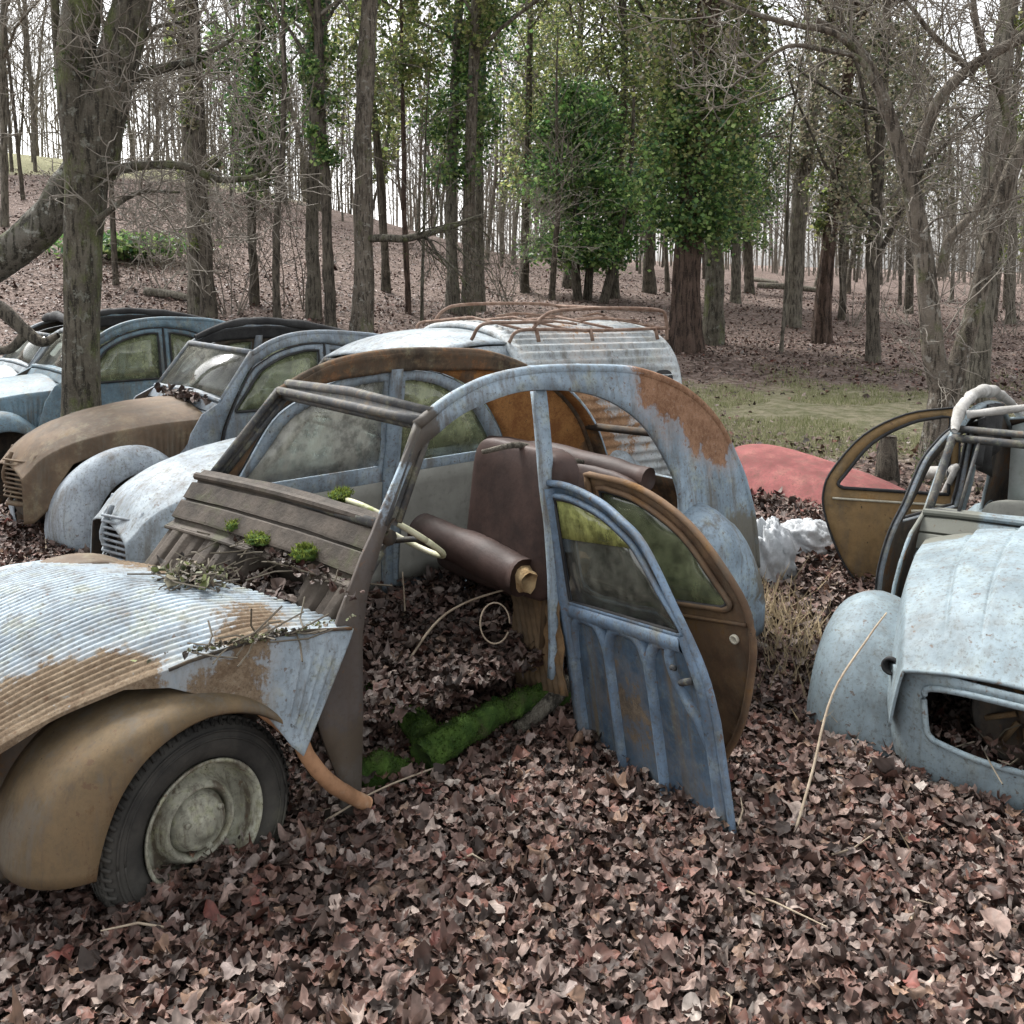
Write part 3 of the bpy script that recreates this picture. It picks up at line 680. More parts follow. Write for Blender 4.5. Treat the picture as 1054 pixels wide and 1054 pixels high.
P = np.array([[H2(y, dx-.006*abs(y), dz+(1-abs(y)/.55)*ex) for dx, dz, ex in ((-.048, .022, .02), (-.030, .020, .016), (-.022, .004, .008), (.0, .004, 0), (.012, -.012, 0))] for y in np.linspace(-.55, .55, 24)]); mb.add(*grid(P))
for a, b in ((HR, BR), (HL, BL)):
    a = np.array(a); b = np.array(b); P = np.array([[a+(b-a)*t+np.array([dx, 0, dz]) for dx, dz in ((0, 0), (-.028, -.004), (-.055, -.012))] for t in np.linspace(0, 1, 8)]); mb.add(*grid(P))
mb.build('windscreen_frame', M['frame'], R1)
mb = MB(); tubec(mb, [(-.80, -.57, 1.03), (-.86, 0, 1.03), (-.90, .46, 1.02)], .03, 10); mb.build('dashboard', M['interior'], R1)
mb = MB()
bonnet(mb, [(-.39, .685, .815, .86), (-.22, .675, .845, .895), (-.08, .66, .855, .92), (.14, .625, .825, .905), (.28, .585, .795, .87), (.47, .53, .74, .80), (.62, .49, .68, .73), (.74, .45, .60, .64), (.80, .43, .50, .54)],
       [(-.39, .47), (-.28, .51), (-.16, .57), (-.02, .64), (.11, .72), (.2, .76), (.33, .775), (.5, .72), (.65, .64), (.8, .45)], ripple=.0042, nr=46, slant=.22, rearskew=-.22, louvre=.006, nx=200, ntop=280, nside=26)
mb.build('bonnet', [M['bonnet_blue'], M['brownrust']], R1, solid=.008, moff=1)
mb = MB(); x = np.linspace(-.38, .2, 40); P = np.stack([x-.22, interp(x, [(-.39, .685), (-.08, .66), (.2, .61)])+.004, interp(x, [(-.39, .815), (-.22, .845), (-.08, .855), (.14, .825), (.2, .81)])+.004], 1); tubec(mb, P, .006, 8); mb.build('bonnet_seam', M['interior'], R1)  # thin dark tube drawn as the seam along the bonnet crease
for s, m in ((1, 'rustfender'), (-1, 'rustbonnet')):
    mb = MB(); fender_front(mb, s, .83 if s > 0 else 1.0, .0, -.01, .13); mb.build('front_wing', [M[m], M['interior']], R1, solid=.008, moff=1)
    mb = MB(); fender_rear(mb, s, .205); mb.build('rear_wing', [M['blue'], M['interior']], R1, solid=.008, moff=1)
    mb = MB(); V, F = plate([(-.40, .15), (-.40, .66), (.1, .70), (.42, .62), (.42, .15)], [], .1); mb.add(np.stack([V[:, 0], 0*V[:, 0]+s*.37, V[:, 1]], 1), F); mb.build('inner_wing', M['interior'], R1, solid=.01)
w_ = wheel(R1, (-.085, .61, .318), 1); w_.rotation_euler.z = .16; w_.rotation_euler.x = .05
wheel(R1, (-.07, -.615, .335), -1)
mb = MB(); noisy_tube(mb, [(-.30, .62, .62), (-.39, .68, .52), (-.43, .70, .43), (-.49, .71, .34), (-.56, .71, .27), (-.64, .70, .20)], [.026, .026, .025], 14, 8, .003, 30); mb.build('exhaust_pipe', M['pipe'], R1)
# seats
def slab(mb, c, size, round_=.06, tilt=0.0, yaw=0.0, amp=.012, seed=0, n=22):
    u = np.linspace(0, 2*PI, 2*n+1)[:-1]; v = np.linspace(-PI/2, PI/2, n); e = .32
    f = lambda a: np.sign(a)*np.abs(a)**e
    cu, su = f(np.cos(u)), f(np.sin(u)); cv, sv = f(np.cos(v)), f(np.sin(v))
    P = np.stack([cv[:, None]*cu[None]*size[0]/2, cv[:, None]*su[None]*size[1]/2, sv[:, None]*np.ones(2*n)*size[2]/2], -1)
    P += fbm(P[..., 1]*6+seed, P[..., 2]*6+P[..., 0]*5, seed)[..., None]*amp*2
    ct, st = math.cos(tilt), math.sin(tilt); x = P[..., 0]*ct+P[..., 2]*st; z = -P[..., 0]*st+P[..., 2]*ct
    cy, sy = math.cos(yaw), math.sin(yaw); P = np.stack([x*cy-P[..., 1]*sy, x*sy+P[..., 1]*cy, z], -1)+np.array(c)
    V, F = grid(P, True); mb.add(V, F)
mb = MB(); slab(mb, (-1.63, .33, .95), (.15, .58, .62), tilt=-.12, seed=3); fs = mb.build('seat_back', M['seat'], R1)
mb = MB(); tubec(mb, [(-1.58, .53, .45), (-1.60, .55, .9), (-1.63, .53, 1.15)], .013, 8); mb.build('seat_frame', M['brownrust'], fs)
mb = MB(); slab(mb, (-2.12, .05, .86), (.15, 1.02, .46), tilt=-.22, seed=5); mb.build('seat_back', M['seat'], R1)
mb = MB(); noisy_tube(mb, [(-2.13, -.5, 1.07), (-2.16, .05, 1.085), (-2.20, .54, 1.06)], [.055, .065, .05], 18, 8, .012, 9, 4); mb.build('seat_roll', M['seat'], R1)
mb = MB(); slab(mb, (-1.95, .0, .58), (.45, 1.0, .14), seed=8); mb.build('seat_cushion', M['seat'], R1)
mb = MB(); noisy_tube(mb, [(-1.46, -.16, .815), (-1.48, .16, .795), (-1.50, .50, .755)], [.075, .085, .08], 22, 10, .016, 8, 2); cu = mb.build('seat_cushion', M['seat'], R1)
mb = MB(); noisy_tube(mb, [(-1.50, .48, .757), (-1.50, .545, .745)], [.062, .045], 14, 6, .03, 30, 6); mb.build('torn_foam', M['foam'], cu)
mb = MB()
c = np.array([-1.02, .30, 1.0]); ax = np.array([-.60, .0, .80]); ax /= np.linalg.norm(ax); e1 = np.cross(ax, [0, 0, 1.]); e1 /= np.linalg.norm(e1); e2 = np.cross(ax, e1)
th = np.linspace(0, 2*PI, 49); tubec(mb, c+.215*(np.cos(th)[:, None]*e1+np.sin(th)[:, None]*e2), .012, 8)
sw = mb.build('steering_wheel', M['ivorywheel'], R1)
mb = MB(); tubec(mb, spl([c+.19*e1, c+.08*e1-ax*.03, c-ax*.07, c-ax*.16], 5), .011, 8); tubec(mb, [c-ax*.1, c-ax*.45], .016, 8); mb.build('steering_column', M['frame'], sw)
# mossy sills and cross member of the buried chassis
mb = MB(); noisy_tube(mb, [(-1.09, -.14, .23), (-1.08, .20, .25), (-1.02, .52, .23)], [.025, .035, .06], 22, 18, .022, 22, 1); noisy_tube(mb, [(-.95, .57, .20), (-1.15, .56, .235), (-1.4, .54, .25), (-1.68, .55, .25)], [.06, .055, .045, .05], 22, 18, .026, 24, 7); noisy_tube(mb, [(-.69, .48, .17), (-.80, .53, .19), (-.90, .56, .17)], [.035, .055, .04], 22, 10, .022, 22, 9)
sill = mb.build('sill', M['moss'], R1)
mb = MB(); Vm = np.concatenate(sill_V) if False else None
def moss_tufts(name, parent, pts, n, r, tint=(.05, .095, .016)):
    pts = np.array(pts); k = RNG.integers(0, len(pts), n); p = pts[k]+RNG.standard_normal((n, 3))*.004
    d = RNG.standard_normal((n, 3)); d[:, 2] = np.abs(d[:, 2])+.4; d /= np.linalg.norm(d, axis=1)[:, None]; s = np.cross(d, RNG.standard_normal((n, 3))); s /= np.linalg.norm(s, axis=1)[:, None]+1e-6
    L = r*(.5+RNG.random((n, 1))); w = .003
    T = np.stack([p-s*w, p+s*w, p+d*L], 1).reshape(-1, 3); mb = MB(); c = np.array([tint])*(.5+1.1*RNG.random((n, 1)))
    mb.add(T, np.arange(3*n).reshape(n, 3), np.repeat(c, 3, 0)); return mb.build(name, M['grassblade'], parent, smooth=False)
vs = np.array([v.co[:] for v in sill.data.vertices]); moss_tufts('moss_tuft', sill, vs[(vs[:, 2] > .2) & (fbm(vs[:, 0]*7, vs[:, 1]*7+vs[:, 2]*5, 3) > -.08)], 5000, .011, (.055, .10, .018))

# things lying on and in the wreck
def lump(name, label, cat, c, r, mat, seed, parent=None, group=None, amp=.5, flat=.6, tuft=0):
    u = np.linspace(0, 2*PI, 33)[:-1]; v = np.linspace(-PI/2, PI/2, 18); P = np.stack([np.cos(v)[:, None]*np.cos(u), np.cos(v)[:, None]*np.sin(u), np.sin(v)[:, None]*np.ones(32)], -1)
    nn = fbm(P[..., 0]*2.5+seed, P[..., 1]*2.5+P[..., 2]*3.1, seed, 4); P = P*(1+amp*2*nn[..., None])*np.array(r); P[..., 2] *= flat
    mb = MB(); V, F = grid(P, True); mb.add(V, F); o = mb.build(name, mat, parent); o.location = c
    if parent is None: tag(o, label, cat, group)
    if tuft: moss_tufts('moss_tuft', o, V[V[:, 2] > -.2*r[2]], tuft, .014, (.12, .155, .03))
    return o
def on_main(p): return at_local(R1, p)
for p, r, lab, tf in (((-.62, .33, .985), (.042, .04, .045), 'largest bright moss clump sitting on the brown scuttle of the blue wreck', 500), ((-.585, -.17, .985), (.035, .03, .03), 'small green moss tuft at the far end of the brown scuttle', 250), ((-.60, .02, .975), (.06, .07, .028), 'flat mossy crust in the middle of the brown scuttle edge', 400), ((-.86, .17, 1.125), (.035, .075, .035), 'yellow green moss clump growing by the steering wheel of the blue wreck', 500)):
    lump('moss_clump', lab, 'moss', on_main(p), r, M['moss'], int(p[0]*-100)+int(p[1]*50)+9, tuft=tf, group='moss clumps on the blue wreck')
def debris(name, label, cat, c, sx, sy, nl, nt, root, size=.05, zs=.03, pal=PAL*.7):
    mb = MB(); x = RNG.standard_normal(nl)*sx; y = RNG.standard_normal(nl)*sy
    leaves(mb, x, y, RNG.random(nl)*zs, size, 8, .8, 1.4, pal)
    for k in range(nt):
        a = RNG.standard_normal(3)*[sx, sy, zs*.5]; b = a+RNG.standard_normal(3)*[.09, .09, .03]
        V, F = tube(np.array([a, (a+b)/2+RNG.standard_normal(3)*.01, b]), .003, 4); mb.add(V, F, (.10, .085, .06))
    o = mb.build(name, M['leaf'], smooth=False); o.location = on_main(c); o.rotation_euler = root.rotation_euler; tag(o, label, cat); o['kind'] = 'stuff'
    return o
GP = np.array([(.10, .11, .05), (.16, .15, .09), (.07, .06, .045), (.22, .2, .13), (.12, .14, .04), (.05, .045, .04), (.18, .15, .12), (.09, .09, .05), (.13, .1, .07), (.3, .28, .2), (.06, .07, .03)])
debris('leaf_debris', 'heap of lichen and twigs lying on top of the ripple bonnet', 'debris', (-.29, .12, .915), .045, .075, 170, 60, R1, .028, .03, GP)
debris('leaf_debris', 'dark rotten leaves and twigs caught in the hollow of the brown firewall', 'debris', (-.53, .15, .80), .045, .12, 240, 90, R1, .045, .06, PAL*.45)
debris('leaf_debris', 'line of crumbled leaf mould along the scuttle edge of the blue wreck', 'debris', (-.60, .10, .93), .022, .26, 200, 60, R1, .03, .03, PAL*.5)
# leaves on the floor of the wreck
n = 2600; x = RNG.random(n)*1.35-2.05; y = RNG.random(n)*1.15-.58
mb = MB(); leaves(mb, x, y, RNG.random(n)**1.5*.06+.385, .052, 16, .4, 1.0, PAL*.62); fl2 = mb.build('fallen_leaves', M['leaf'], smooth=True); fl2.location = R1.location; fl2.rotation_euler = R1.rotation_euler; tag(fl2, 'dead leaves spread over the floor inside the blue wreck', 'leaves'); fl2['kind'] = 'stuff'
def stick(name, label, cat, P, R, mat, k=6, group=None, n=8):
    mb = MB(); P = spl(P, k) if len(P) > 2 else np.linspace(P[0], P[1], 6); R = np.interp(np.linspace(0, 1, len(P)), np.linspace(0, 1, len(np.atleast_1d(R))), np.atleast_1d(R)); tubec(mb, P, R, n)
    return tag(mb.build(name, mat), label, cat, group)
stick('dead_branch', 'broken dead branch lying across the brown seat backs inside the wreck', 'branch', [on_main((-1.45, .30, 1.245)), on_main((-1.60, .36, 1.265)), on_main((-1.75, .36, 1.20)), on_main((-1.95, .38, 1.15))], [.010, .014, .016, .010], M['bark'])
# ribbed panel leaning inside the wreck
yy = np.linspace(0, .42, 90); zz = np.linspace(0, .5, 12); P = np.array([[(.0+.10*z+.010*math.sin((a+.25*z)*2*PI/.048), a, z) for a in yy] for z in zz]); mb = MB(); mb.add(*grid(P)); rp = mb.build('ribbed_panel', M['brownrust'], solid=.006)
rp.location = on_main((-1.62, .33, .22)); rp.rotation_euler = (0.25, -.15, R1.rotation_euler.z-.25); tag(rp, 'dark ribbed metal panel leaning behind the edge of the blue door', 'metal panel')
th = np.linspace(0, 2*PI*.93, 30); mb = MB(); cc = on_main((-1.42, .42, .56)); tubec(mb, cc+np.stack([.06*np.cos(th), .03*np.sin(th), .075*np.sin(th)], 1), .0035, 6); tag(mb.build('wire_loop', M['twig']), 'thin loop of pale wire hanging by the ribbed panel', 'wire')
stick('dry_stalk', 'long thin dead stem arching from the mossy sill to the blue door', 'stem', [(-.50, 3.72, .10), (-.42, 3.85, .28), (-.28, 4.0, .42), (-.05, 4.0, .52), (.19, 3.86, .60)], [.006, .005, .004], M['twig'])
stick('dry_stalk', 'upright forked twig standing in the leaves inside the doorway of the wreck', 'twig', [(-.52, 4.3, .1), (-.49, 4.3, .3), (-.50, 4.32, .5)], [.005, .003], M['twig'])
stick('dry_stalk', 'long pale bramble cane running from the leaves up to the pale blue wing', 'stem', [(.90, 2.95, .05), (1.02, 3.15, .17), (1.15, 3.35, .36), (1.32, 3.48, .52), (1.40, 3.52, .60)], [.005, .0045, .003], M['twig'])
stick('dry_stalk', 'thin straw stem lying across the leaves in front of the wreck', 'stem', [(-.62, 3.05, .06), (-.45, 3.2, .09), (-.25, 3.4, .07)], [.004, .003], M['twig'])

# ------------------------------------------------------------------ loose doors standing in the leaves
def free_door(label, kind, pose, mat, pmat, glassm):
    x, y, z, yaw, pi_, ro = pose
    e = empty('car_door', label, 'car door', (x, y, z), (ro, pi_, yaw), 'loose car doors')
    out, win = (fdoor_out, fdoor_win) if kind == 'f' else (rdoor_out, rdoor_win)
    def mp(V, off=0.0):
        w = .2*(yside(V[:, 0]*0-1.2, V[:, 1])-.66)
        if kind == 'f': return np.stack([V[:, 0]+1.565, w+off, V[:, 1]-.37], 1)
        return np.stack([-1.575-V[:, 0], -w+off, V[:, 1]-.37], 1)
    V, F = plate(out, [win], .04); mb = MB(); mb.add(mp(V), F if kind == 'f' else F)
    p = mb.build('door_panel', [pmat or mat], e, solid=.006, offset=0)
    s = -1
    mb = MB(); L = dens(out, .04); L = np.vstack([L, L[:1]]); tubec(mb, mp(L, s*.012), .014, 8)
    L = dens(win, .04); L = np.vstack([L, L[:1]]); tubec(mb, mp(L, s*.010), .012, 8); mb.build('door_frame', mat, e)
    mb = MB(); L = dens(win, .04); c = L.mean(0); L = c+(L-c)*.955; L = np.vstack([L, L[:1]]); tubec(mb, mp(L, s*.012), .007, 6); mb.build('window_seal', M['black'], e)
    V, F = plate(win, [], .1); mb = MB(); mb.add(mp(V, .004), F); mb.build('window', glassm, e, solid=.003)
    return e, mp
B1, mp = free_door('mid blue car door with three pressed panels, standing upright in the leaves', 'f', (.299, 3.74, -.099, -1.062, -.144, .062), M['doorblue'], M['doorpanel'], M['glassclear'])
mb = MB()
def bar(P, w, t, k=6):
    P = spl(P, k) if len(P) > 2 else np.linspace(P[0], P[1], 8); P = np.array(P)
    T = np.gradient(P, axis=0); T /= np.linalg.norm(T, axis=1)[:, None]; Nn = np.stack([-T[:, 1], T[:, 0]], 1)
    rows = []
    for o, d in ((-w/2-.004, -.004), (-w/2-.002, t*.6), (-w/2+.006, t), (0, t*1.12), (w/2-.006, t), (w/2+.002, t*.6), (w/2+.004, -.004)):
        Q = P+Nn*o; rows.append(mp(np.stack([Q[:, 0]-1.565, Q[:, 1]+.37], 1), -.004-d))
    V, F = grid(np.array(rows)); mb.add(V, F)
bar([(.03, .02), (.03, .5), (.03, 1.12)], .05, .034)
bar([(.02, .628), (.3, .628), (.76, .628)], .05, .026)
for u0 in (.285, .54):
    bar([(u0-.135, .612), (u0-.055, .60), (u0-.012, .54), (u0, .44), (u0, .02)], .036, .022)
    bar([(u0+.135, .612), (u0+.06, .60), (u0+.014, .54), (u0, .44)], .034, .020)
bar([(.045, .44), (.06, .54), (.10, .60), (.16, .612)], .034, .020)
bar([(.68, .612), (.665, .56), (.70, .47), (.79, .36), (.835, .28)], .034, .018)
bar([(.845, .02), (.845, .3), (.83, .50), (.77, .66)], .05, .024)
mb.build('inner_brace', M['doorblue'], B1)
mb = MB(); tubec(mb, mp(np.array([(.74-1.565, .50+.37), (.80-1.565, .52+.37)]), -.03), .012, 8); mb.build('lock', M['frame'], B1)
mb = MB(); tubec(mb, mp(np.array([(.70-1.565, .545+.37), (.72-1.565, .545+.37)]), -.03), .010, 8); mb.build('latch', M['frame'], B1)
V, F = plate([(.60-1.515-.52, 1.29), (-1.51, 1.29), (-1.51, 1.452), (-1.39, 1.447), (-1.25, 1.42), (-1.15, 1.385), (-1.06, 1.335), (-1.02, 1.30)], [], .1); mb = MB(); mb.add(mp(V, -.008), F); mb.build('upper_pane', M['glassyellow'], B1, solid=.003)
B2, mp2 = free_door('brown rusted car door with curved rear edge, leaning right behind the blue door', 'r', (.50, 3.74, -.06, -.918, -.17, .105), M['doorbrown'], M['doorbrown'], M['glass'])
mb = MB(); V, F = lathe([(.017, .0), (.017, .012), (.010, .012), (.010, .004), (.001, .004)], 16, (0, 0, 0), 'Y', -1); V = V+mp2(np.array([(-2.22, .93)]), -.01)[0]; mb.add(V, F); mb.build('lock', M['chrome'], B2)
mb = MB(); tubec(mb, mp2(np.stack([np.linspace(-1.6, -2.28, 12), .985+0*np.linspace(0, 1, 12)], 1), -.008), .008, 6); mb.build('waist_trim', M['doorbrown'], B2)

# ------------------------------------------------------------------ the van behind
R2 = empty('corrugated_van', 'pale corrugated van with bent roof rack parked behind the blue wreck', 'van', (-1.697, 5.322, -.145), (0, -.03, 3.796))
cab_out = [p for p in body_out if p[0] > -1.66]+[(-1.70, 1.595), (-1.70, .33)]
cab_open = [(-.64, .37)]+[p for p in open_in if p[1] > .5 and p[0] > -1.56]+[(-1.58, 1.52), (-1.58, .37)]
V, F = plate(cab_out, [cab_open], .05); mb = MB()
for s in (1, -1): mb.add(side_map(V, s), orient(F, s))
mb.build('cab', [M['pale'], M['interior']], R2, solid=.018, moff=1)
mb = MB(); roof_skin(mb, -.96, -1.72); x2 = MB(); mb.build('cab_roof', M['pale'], R2, solid=.012)
mb = MB(); win_frame(mb, .02); mb.build('windscreen_frame', M['frame'], R2)
V = np.array([(-.965, -.545, 1.455), (-.965, .545, 1.455), (-.715, .58, 1.115), (-.715, -.58, 1.115)]); mb = MB(); mb.add(V+[.0, 0, 0], np.array([[0, 1, 2, 3]])); mb.build('windscreen', M['glassclear'], R2, solid=.003)
scuttle(R2, M['pale'], 0)
vd, vw = fdoor_out, fdoor_win
for s in (1, -1):
    V, F = plate(vd, [vw], .05); mb = MB(); mb.add(side_map(V, s, .004), orient(F, s)); d = mb.build('door', M['pale'], R2, solid=.025)
    V, F = plate(vw, [], .1); mb = MB(); mb.add(side_map(V, s, -.01), F); mb.build('window', M['glass'], d, solid=.003)
mb = MB(); bonnet(mb, crease=0, ripple=0); mb.build('bonnet', [M['pale'], M['interior']], R2, solid=.008, moff=1)
mb = MB(); ms = MB(); grille(mb, mb); mb.build('grille', M['palegrey'], R2)
mb = MB(); V, F = plate([(-.28, .40), (.28, .40), (.31, .62), (.27, .78), (-.27, .78), (-.31, .62)], [], .1); mb.add(np.stack([.46-.3*V[:, 0]**2, V[:, 0], V[:, 1]], 1), F); mb.build('radiator_cowl', M['interior'], R2, solid=.01)
for s in (1, -1): mb = MB(); fender_front(mb, s); mb.build('front_wing', [M['pale'], M['interior']], R2, solid=.008, moff=1)
mb = MB(); floor_pan(mb); mb.build('floor', M['interior'], R2, solid=.01)
# corrugated box
def boxprof(n=260):
    P = [(.72, .40), (.725, .9), (.715, 1.22), (.68, 1.42), (.58, 1.58), (.40, 1.68), (.2, 1.715), (0, 1.725)]
    p = spl(P, 20); p = np.vstack([p, p[-2::-1]*[-1, 1]]); d = np.concatenate([[0], np.cumsum(np.linalg.norm(np.diff(p, axis=0), axis=1))])
    t = np.linspace(0, d[-1], n); q = np.stack([np.interp(t, d, p[:, 0]), np.interp(t, d, p[:, 1])], 1)
    T = np.gradient(q, axis=0); T /= np.linalg.norm(T, axis=1)[:, None]; Nn = np.stack([T[:, 1], -T[:, 0]], 1)
    return q, Nn, t
q, Nn, t = boxprof(420)
xs2 = np.concatenate([[-1.64, -1.665, -1.70], np.linspace(-1.74, -2.98, 30), [-3.0, -3.03, -3.06]]); rows = []
for i, x in enumerate(xs2):
    e = 1.0 if -2.99 < x < -1.73 else 0.0
    ins = .03*((x > -1.65) or (x < -3.05)); rows.append(np.concatenate([0*q[:, :1]+x, q+Nn*(.008*np.cos(t*2*PI/.062)*e-ins)[:, None]], 1))
V, F = grid(np.array(rows)); c = V[F].mean(1)
k = np.ones(len(F), bool)
mb = MB(); mb.add(V, F[k]); mb.build('box_body', [M['corrug'], M['interior']], R2, solid=.01, moff=1)
Wp = [(-2.86+.085*math.copysign(abs(math.cos(a))**.6, math.cos(a)), 1.34+.085*math.copysign(abs(math.sin(a))**.6, math.sin(a))) for a in np.linspace(0, 2*PI, 25)[:-1]]
V, F = plate(Wp, [], .04); yb = lambda z: np.interp(z, [1.0, 1.22, 1.42, 1.58], [.722, .715, .68, .58])+.012
mb = MB(); mb.add(np.stack([V[:, 0], yb(V[:, 1]), V[:, 1]], 1), F[:, ::-1]); mb.build('dark_opening_plate', M['black'], R2, solid=.006)  # black plate stands in for the darkness of an open hole
qq = q[::10]; V, F = plate([(a, b) for a, b in qq], [[(-.45, .9), (-.45, 1.45), (.45, 1.45), (.45, .9)]], .12)
mb = MB(); mb.add(np.stack([0*V[:, 0]-1.65, V[:, 0]*.97, V[:, 1]-.01], 1), F); mb.build('front_bulkhead', [M['pale'], M['interior']], R2, solid=.01)
mb = MB(); mb.add(np.stack([0*V[:, 0]-3.05, V[:, 0]*.97, V[:, 1]-.01], 1), F); mb.build('rear_panel', [M['pale'], M['interior']], R2, solid=.01)
for s in (1, -1): mb = MB(); fender_rear(mb, s); V_ = mb.V[0]; V_[:, 1] += s*.07; mb.build('rear_wing', M['pale'], R2, solid=.008)
rk = bpy.data.objects.new('roof_rack', None); COL.objects.link(rk); rk.parent = R2
mb = MB()
for y in (.56, -.56): tubec(mb, spl([(-1.66, y*.95, 1.62), (-1.70, y, 1.69), (-1.9, y, 1.70), (-2.4, y, 1.69), (-3.0, y, 1.70)], 4), .011, 8)
for x in (-1.75, -2.1, -2.5, -2.95): tubec(mb, [(x, -.56, 1.70), (x, 0, 1.755), (x, .56, 1.70)], .009, 8)
mb.build('lower_rail', M['rack'], rk)
mb = MB()
for y in (.56, -.56): tubec(mb, spl([(-1.82, y, 1.70), (-1.90, y, 1.78), (-2.05, y, 1.82), (-2.5, y, 1.835), (-2.92, y, 1.825), (-3.0, y, 1.77), (-3.02, y, 1.62)], 5), .012, 8)
tubec(mb, [(-2.95, -.56, 1.82), (-2.95, .56, 1.82)], .011, 8); tubec(mb, spl([(-1.40, .50, 1.64), (-1.44, .56, 1.735), (-1.7, .56, 1.745), (-1.98, .56, 1.75)], 5), .011, 8)
mb.build('upper_rail', M['rack'], rk)
for x in (-1.85, -2.3, -2.9):
    for y in (.60, -.60):
        mb = MB(); tubec(mb, [(x, y*.98, 1.625), (x, y*.96, 1.66), (x, y*.93, 1.70)], .013, 6); mb.build('rack_foot', M['rack'], rk)
mb = MB()
for k in range(9):
    x0 = -1.7-1.2*RNG.random(); y0 = RNG.random()*1.0-.5; a = RNG.standard_normal()*.3; z0 = 1.765-.12*(y0/.56)**2
    tubec(mb, [(x0, y0, z0), (x0-.15, y0+.05*a, z0+.005+.02*RNG.random()), (x0-.2-.3*RNG.random(), y0+a*.2, z0)], .008, 5)
o = mb.build('dead_branch', M['rack']); o.location = R2.location; o.rotation_euler = R2.rotation_euler; tag(o, 'heap of dead brown sticks lying on the roof rack of the van', 'sticks'); o['kind'] = 'stuff'

# ------------------------------------------------------------------ complete cars of the row
def full_car(label, pose, body, bon, wing, roof=None, glass=M['glass'], grl=True):
    r = car_root(label, pose)
    car_shell(r, body, M['interior'])
    for s in (1, -1):
        for k in 'fr': door_side(r, k, s, [body, M['interior']], glass)
        mb = MB(); fender_front(mb, s); mb.build('front_wing', [wing, M['interior']], r, solid=.008, moff=1)
        mb = MB(); fender_rear(mb, s); mb.build('rear_wing', [body, M['interior']], r, solid=.008, moff=1)
        mb = MB(); V, F = plate([(-.40, .15), (-.40, .66), (.1, .66), (.42, .60), (.42, .15)], [], .1); mb.add(np.stack([V[:, 0], 0*V[:, 0]+s*.33, V[:, 1]], 1), F); mb.build('inner_wing', M['interior'], r, solid=.01)
    scuttle(r, body, 0)
    mb = MB(); win_frame(mb, .021); mb.build('windscreen_frame', M['frameblue'], r)
    V = np.array([(-.965, -.545, 1.455), (-.965, .545, 1.455), (-.715, .58, 1.115), (-.715, -.58, 1.115)]); mb = MB(); mb.add(V, np.array([[0, 1, 2, 3]])); mb.build('windscreen', M['glassclear'], r, solid=.003)
    mb = MB(); bonnet(mb); mb.build('bonnet', [bon, M['interior']], r, solid=.008, moff=1)
    if grl:
        mb = MB(); grille(mb, mb); mb.build('grille', bon, r)
        mb = MB(); V, F = plate([(-.28, .32), (.28, .32), (.31, .62), (.27, .78), (-.27, .78), (-.31, .62)], [], .1); mb.add(np.stack([.47-.3*V[:, 0]**2, V[:, 0], V[:, 1]], 1), F); mb.build('radiator_cowl', M['interior'], r, solid=.01)
    mb = MB(); slab(mb, (-2.12, .0, .86), (.15, 1.02, .46), tilt=-.22, seed=5); mb.build('seat_back', M['seat'], r)
    if roof == 'closed':
        mb = MB(); roof_skin(mb, -1.25, -2.45, .3); mb.build('roof_canvas', M['canvaspale'], r, solid=.012)
        mb = MB(); noisy_tube(mb, [(-1.2, -.5, 1.60), (-1.2, 0, 1.65), (-1.2, .5, 1.60)], [.05, .06, .05], 14, 8, .02, 9, 3); mb.build('canvas_roll', M['black'], r)
    else:
        rail_band(r, -1, M['black'], -1.0, -2.6, .10)
        mb = MB(); noisy_tube(mb, [(-1.0, -.52, 1.50), (-1.3, -.52, 1.605), (-1.7, -.52, 1.625), (-2.2, -.5, 1.56), (-2.5, -.4, 1.47)], [.03, .04, .04, .05], 14, 8, .015, 9, 3); mb.build('canvas_roll', M['black'], r)
    return r
R3 = full_car('old car with rust brown bonnet and pale front wing, left of the van', (-3.051, 6.904, -.16, 3.872, -.033, -.007), M['carthree'], M['rustbonnet'], M['palegrey'])
debris('leaf_debris', 'brown leaves piled at the foot of the windscreen of the rust bonneted car', 'debris', (0, 0, 0), .03, .16, 120, 20, R3, .06, .04)
bpy.data.objects[-1] if False else None
dl = [o for o in COL.objects if o.get('label', '').startswith('brown leaves piled')][0]; dl.location = at_local(R3, (-.64, .1, 1.09)); dl.rotation_euler = R3.rotation_euler
R4 = full_car('teal blue old car half hidden by the near tree trunk, louvred bonnet pointing left', (-4.919, 8.747, -.205, 3.861, 0, 0), M['carfour'], M['carfour'], M['carfour'], None)
R5 = full_car('palest old car, farthest back, showing only its canvas roof and bonnet edge', (-6.45, 11.05, -.36, 3.86, 0, 0), M['pale'], M['pale'], M['pale'], 'closed')

# ------------------------------------------------------------------ pale car on the right, nose towards us
R6 = car_root('pale blue car at the right edge with an empty hole in its nose', (2.015, 3.620, -.356, 4.080, -.062, -.001))
car_shell(R6, M['palecar'], M['interior'])
mb = MB(); win_frame(mb, .02); tubec(mb, [(-.99, -.56, 1.50), (-.99, .56, 1.50)], .018, 8); tubec(mb, [(-.965, -.42, 1.455), (-.715, -.45, 1.115)], .009, 6); mb.build('windscreen_frame', M['frame'], R6)
scuttle(R6, M['palecar'], 0)
mb = MB()
bonnet(mb, [(-.62, .565, 1.0, 1.10), (-.3, .535, .985, 1.085), (0, .49, .95, 1.05), (.2, .445, .905, 1.0), (.36, .405, .85, .93), (.46, .38, .80, .865), (.53, .36, .745, .785), (.55, .355, .725, .755)],
       [(-.62, .60), (-.4, .58), (-.2, .60), (.1, .62), (.3, .58), (.42, .55), (.55, .52)], crease=1, nx=120, ntop=160, louvre=.004)
mb.build('bonnet', [M['palecar'], M['interior']], R6, solid=.01, moff=1)
